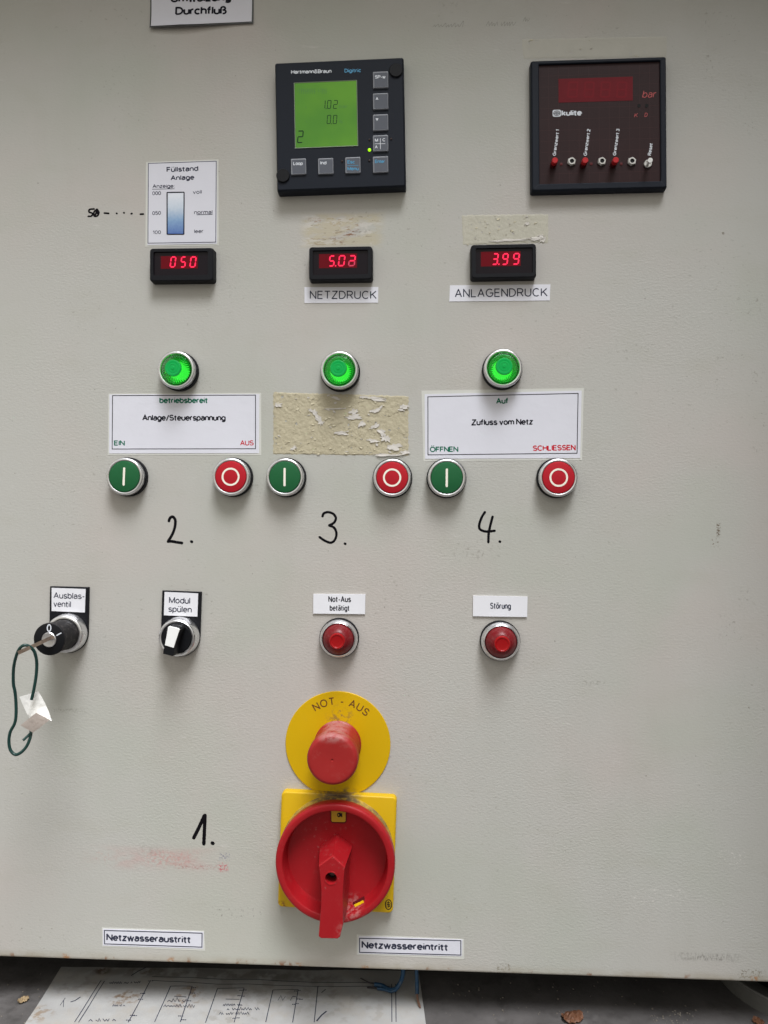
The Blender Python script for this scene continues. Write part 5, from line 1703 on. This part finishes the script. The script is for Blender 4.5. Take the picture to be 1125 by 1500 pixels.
for l in ([A4(505, 165), A4(372, 375)], [A4(522, 168), A4(392, 375)], [A4(750, 170), A4(640, 375)], [A4(852, 196), A4(772, 375)], [A4(852, 196), A4(960, 196)], [A4(960, 196), A4(900, 372)],
          [A4(1086, 206), A4(1026, 375)], [A4(1086, 206), A5(128, 172)], [A5(128, 172), A5(78, 341)], [A5(272, 178), A5(236, 341)], [A5(272, 178), A5(398, 174)], [A5(398, 174), A5(370, 341)],
          [A5(497, 155), A5(478, 341)], [A4(760, 148), A5(0, 124), A5(780, 143)], [A4(760, 168), A5(0, 150), A5(860, 162)], [A5(865, 150), A5(866, 341)], [A5(885, 150), A5(887, 341)], [A4(870, 247), A4(930, 250)], [A5(36, 226), A5(105, 228)]):
    I.line(l, .0006)
for (x, y) in ((690, 260), (700, 232), (650, 340), (630, 365), (660, 342), (740, 172), (955, 205), (930, 270), (950, 232), (890, 345), (905, 362)):
    for k in range(3): I.line([A4(x + k * 9, y), A4(x + k * 9 + 6, y - 3)], .0009)
for (x, y) in ((105, 186), (95, 212), (125, 184), (115, 214), (70, 322), (90, 320), (378, 184), (370, 212), (395, 182), (392, 225), (385, 248), (368, 252), (405, 226)):
    for k in range(2): I.line([A5(x + k * 9, y), A5(x + k * 9 + 6, y - 3)], .0009)
def fscrawl(pt, x0, x1, y, amp, seed, w=.0005):
    r = random.Random(seed)
    x, k, pts = x0, 0, []
    while x < x1:
        a = amp * r.uniform(.4, 1.2)
        pts.append(pt(x + .25 * a, y - (a if k % 2 else 0)))
        x += r.uniform(.3, .7) * amp
        k += 1
        if r.random() < .14 and len(pts) > 2:
            I.line(pts, w); pts = []; x += amp * .5
    if len(pts) > 1: I.line(pts, w)
fscrawl(A4, 440, 580, 368, 16, 1); fscrawl(A4, 830, 945, 275, 18, 2); fscrawl(A4, 815, 975, 300, 13, 3); fscrawl(A4, 545, 700, 180, 9, 4); fscrawl(A4, 560, 625, 292, 8, 14)
fscrawl(A5, 292, 365, 232, 22, 5, .0004); fscrawl(A5, 20, 120, 258, 9, 6); fscrawl(A5, 40, 205, 280, 14, 7); fscrawl(A5, 0, 150, 302, 12, 8)
I.line([A4(352, 275), A4(375, 268), A4(402, 250)], .0009); I.line([A4(655, 140), A4(690, 118), A4(728, 100)], .0009)
I.line([A4(300, 290), A4(326, 252)], .0004); I.line([A4(316, 300), A4(318, 262)], .0004)
I.line([A5(490, 335), A5(515, 305), A5(540, 285)], .0012); I.line([A5(515, 190), A5(535, 172)], .0007)
I.build('printed_lines', GREYP, ps)
def fl3(px_, py_, up): 
    p = on_floor(px_, py_, up)
    return (p.x, p.y, FLOOR_Z + up)
def floor_thing(name, label, cat, px_, py_, group=None):
    o = bpy.data.objects.new(name, None)
    COL.objects.link(o)
    p = on_floor(px_, py_)
    o.location = (p.x, p.y, FLOOR_Z)
    tag(o, label, cat, group)
    return o, Vector((p.x, p.y, FLOOR_Z))
o, c = floor_thing('blue_wire', 'bent blue wire end with bare dark strands on the paper plan', 'wire', 565, 1447)
def rel(L_, c): return [Vector(q) - c for q in L_]
mesh('jacket', *tube(spline(rel([fl3(549, 1442, .004), fl3(560, 1444, .0042), fl3(571, 1450, .0045), fl3(580, 1448, .006), fl3(587, 1438, .010), fl3(590, 1428, .016), fl3(591, 1416, .024)], c), 6), .0017, 12), WIREB, o, 60)
mesh('second_jacket', *tube(spline(rel([fl3(553, 1448, .0035), fl3(562, 1449, .004), fl3(573, 1452, .0045), fl3(581, 1449, .0062)], c), 6), .0012, 10), WIREB, o, 60)
mesh('bare_strand', *tube(spline(rel([fl3(551, 1442, .004), fl3(540, 1439, .0045), fl3(528, 1433, .006)], c), 4), .0005, 8), DARKW, o, 60)
mesh('bare_strand', *tube(spline(rel([fl3(554, 1448, .0035), fl3(545, 1447, .0035), fl3(538, 1446.6, .003)], c), 4), .0006, 8), DARKW, o, 60)
o, c = floor_thing('blue_wire', 'straight blue wire hanging at the right edge of the paper plan', 'wire', 612, 1470)
mesh('jacket', *tube(spline(rel([fl3(610, 1416, .026), fl3(610.4, 1430, .018), fl3(610.8, 1444, .010), fl3(611, 1456, .0055)], c), 6), .0015, 12), WIREB, o, 60)
mesh('bare_strand', *tube(spline(rel([fl3(611, 1455, .0055), fl3(612, 1465, .0035), fl3(615.6, 1476, .0022)], c), 4), [.0009] * 8 + [.0005], 8), COPPER, o, 60)

def crumple(name, label, cat, px_, py_, w, h_, m, seed, up=.0):
    p = on_floor(px_, py_)
    V, Fc = [], []
    nx, ny = 14, 10
    for j in range(ny + 1):
        for i in range(nx + 1):
            u, v = i / nx * 2 - 1, j / ny * 2 - 1
            k = 1 - .25 * u * u
            q = Vector((u * 2.2 + seed, v * 2.2, 0))
            V.append((w * .5 * u * (1 - .22 * v * v) + .0012 * noise.noise(q * 2), h_ * .5 * v * k + .0012 * noise.noise(q * 2 + Vector((3, 3, 3))), .0014 + w * .26 * (1 - abs(v)) * abs(noise.noise(q * .9) + .45) + .0022 * abs(noise.noise(q * 2.4))))
    W, Fc = thick([Vector(v) for v in V], nx, ny + 1, .0004)
    o = mesh(name, W, Fc, m, None, 35)
    o.location = (p.x, p.y, FLOOR_Z)
    o.rotation_euler = (0, 0, seed)
    tag(o, label, cat)
crumple('dry_leaf', 'crumpled brown dry leaf on the dark base below the door', 'leaf', 838, 1493, .017, .013, LEAFM, .5)
crumple('dry_leaf', 'small brown leaf scrap beside the round tub', 'leaf', 1111, 1499, .008, .007, LEAFM, 2.2)
crumple('dry_leaf', 'tiny pale crumpled leaf scrap left of the paper plan', 'leaf', 34, 1467, .008, .006, mat('pale_dry_leaf', (.28, .20, .11), .7, var=.5, vscale=300, bump=.5, bscale=400), 4.1)
r = random.Random(12)
gv = []
for k in range(100):
    px_, py_ = (r.uniform(640, 1060), r.uniform(1436, 1500)) if k < 80 else (r.uniform(0, 80), r.uniform(1425, 1500))
    if k % 3 == 0: px_, py_ = 985 + r.gauss(0, 14), 1492 + r.gauss(0, 7)
    p = on_floor(px_, py_)
    s_ = r.uniform(.00025, .0008)
    v, f = lathe([(0, 0), (s_, s_ * .3), (s_ * .8, s_ * .9), (0, s_ * 1.1)], 6, p.x, p.y)
    gv.append(([(q[0] + r.uniform(-.2, .2) * s_, q[1] + r.uniform(-.2, .2) * s_, FLOOR_Z + q[2]) for q in v], f))
g = mesh('grit', *join(*gv), CRUMB)
tag(g, 'pale grit scattered over the dark base', 'grit', None, 'stuff')
# round tub at the right, mostly hidden below the door
p = on_floor(1178, 1437)
t_ = bpy.data.objects.new('round_tub', None)
COL.objects.link(t_)
t_.location = (p.x, p.y, FLOOR_Z)
tag(t_, 'grey round tub rim showing under the door at the right', 'tub')
TUBM = mat('dusty_grey_plastic', (.13, .128, .12), .5, var=.15, vscale=60, dust=.4, dscale=120, dthr=.5, dustcol=(.2, .19, .17))
mesh('rim', *lathe([(.068, .0), (.070, .012), (.071, .014), (.070, .0152), (.068, .0150), (.054, .0125), (.052, .011), (.051, .001)], 96), TUBM, t_, 40)
mesh('bottom', *lathe([(.0515, .001), (0, .001)], 64), HOLE, t_)
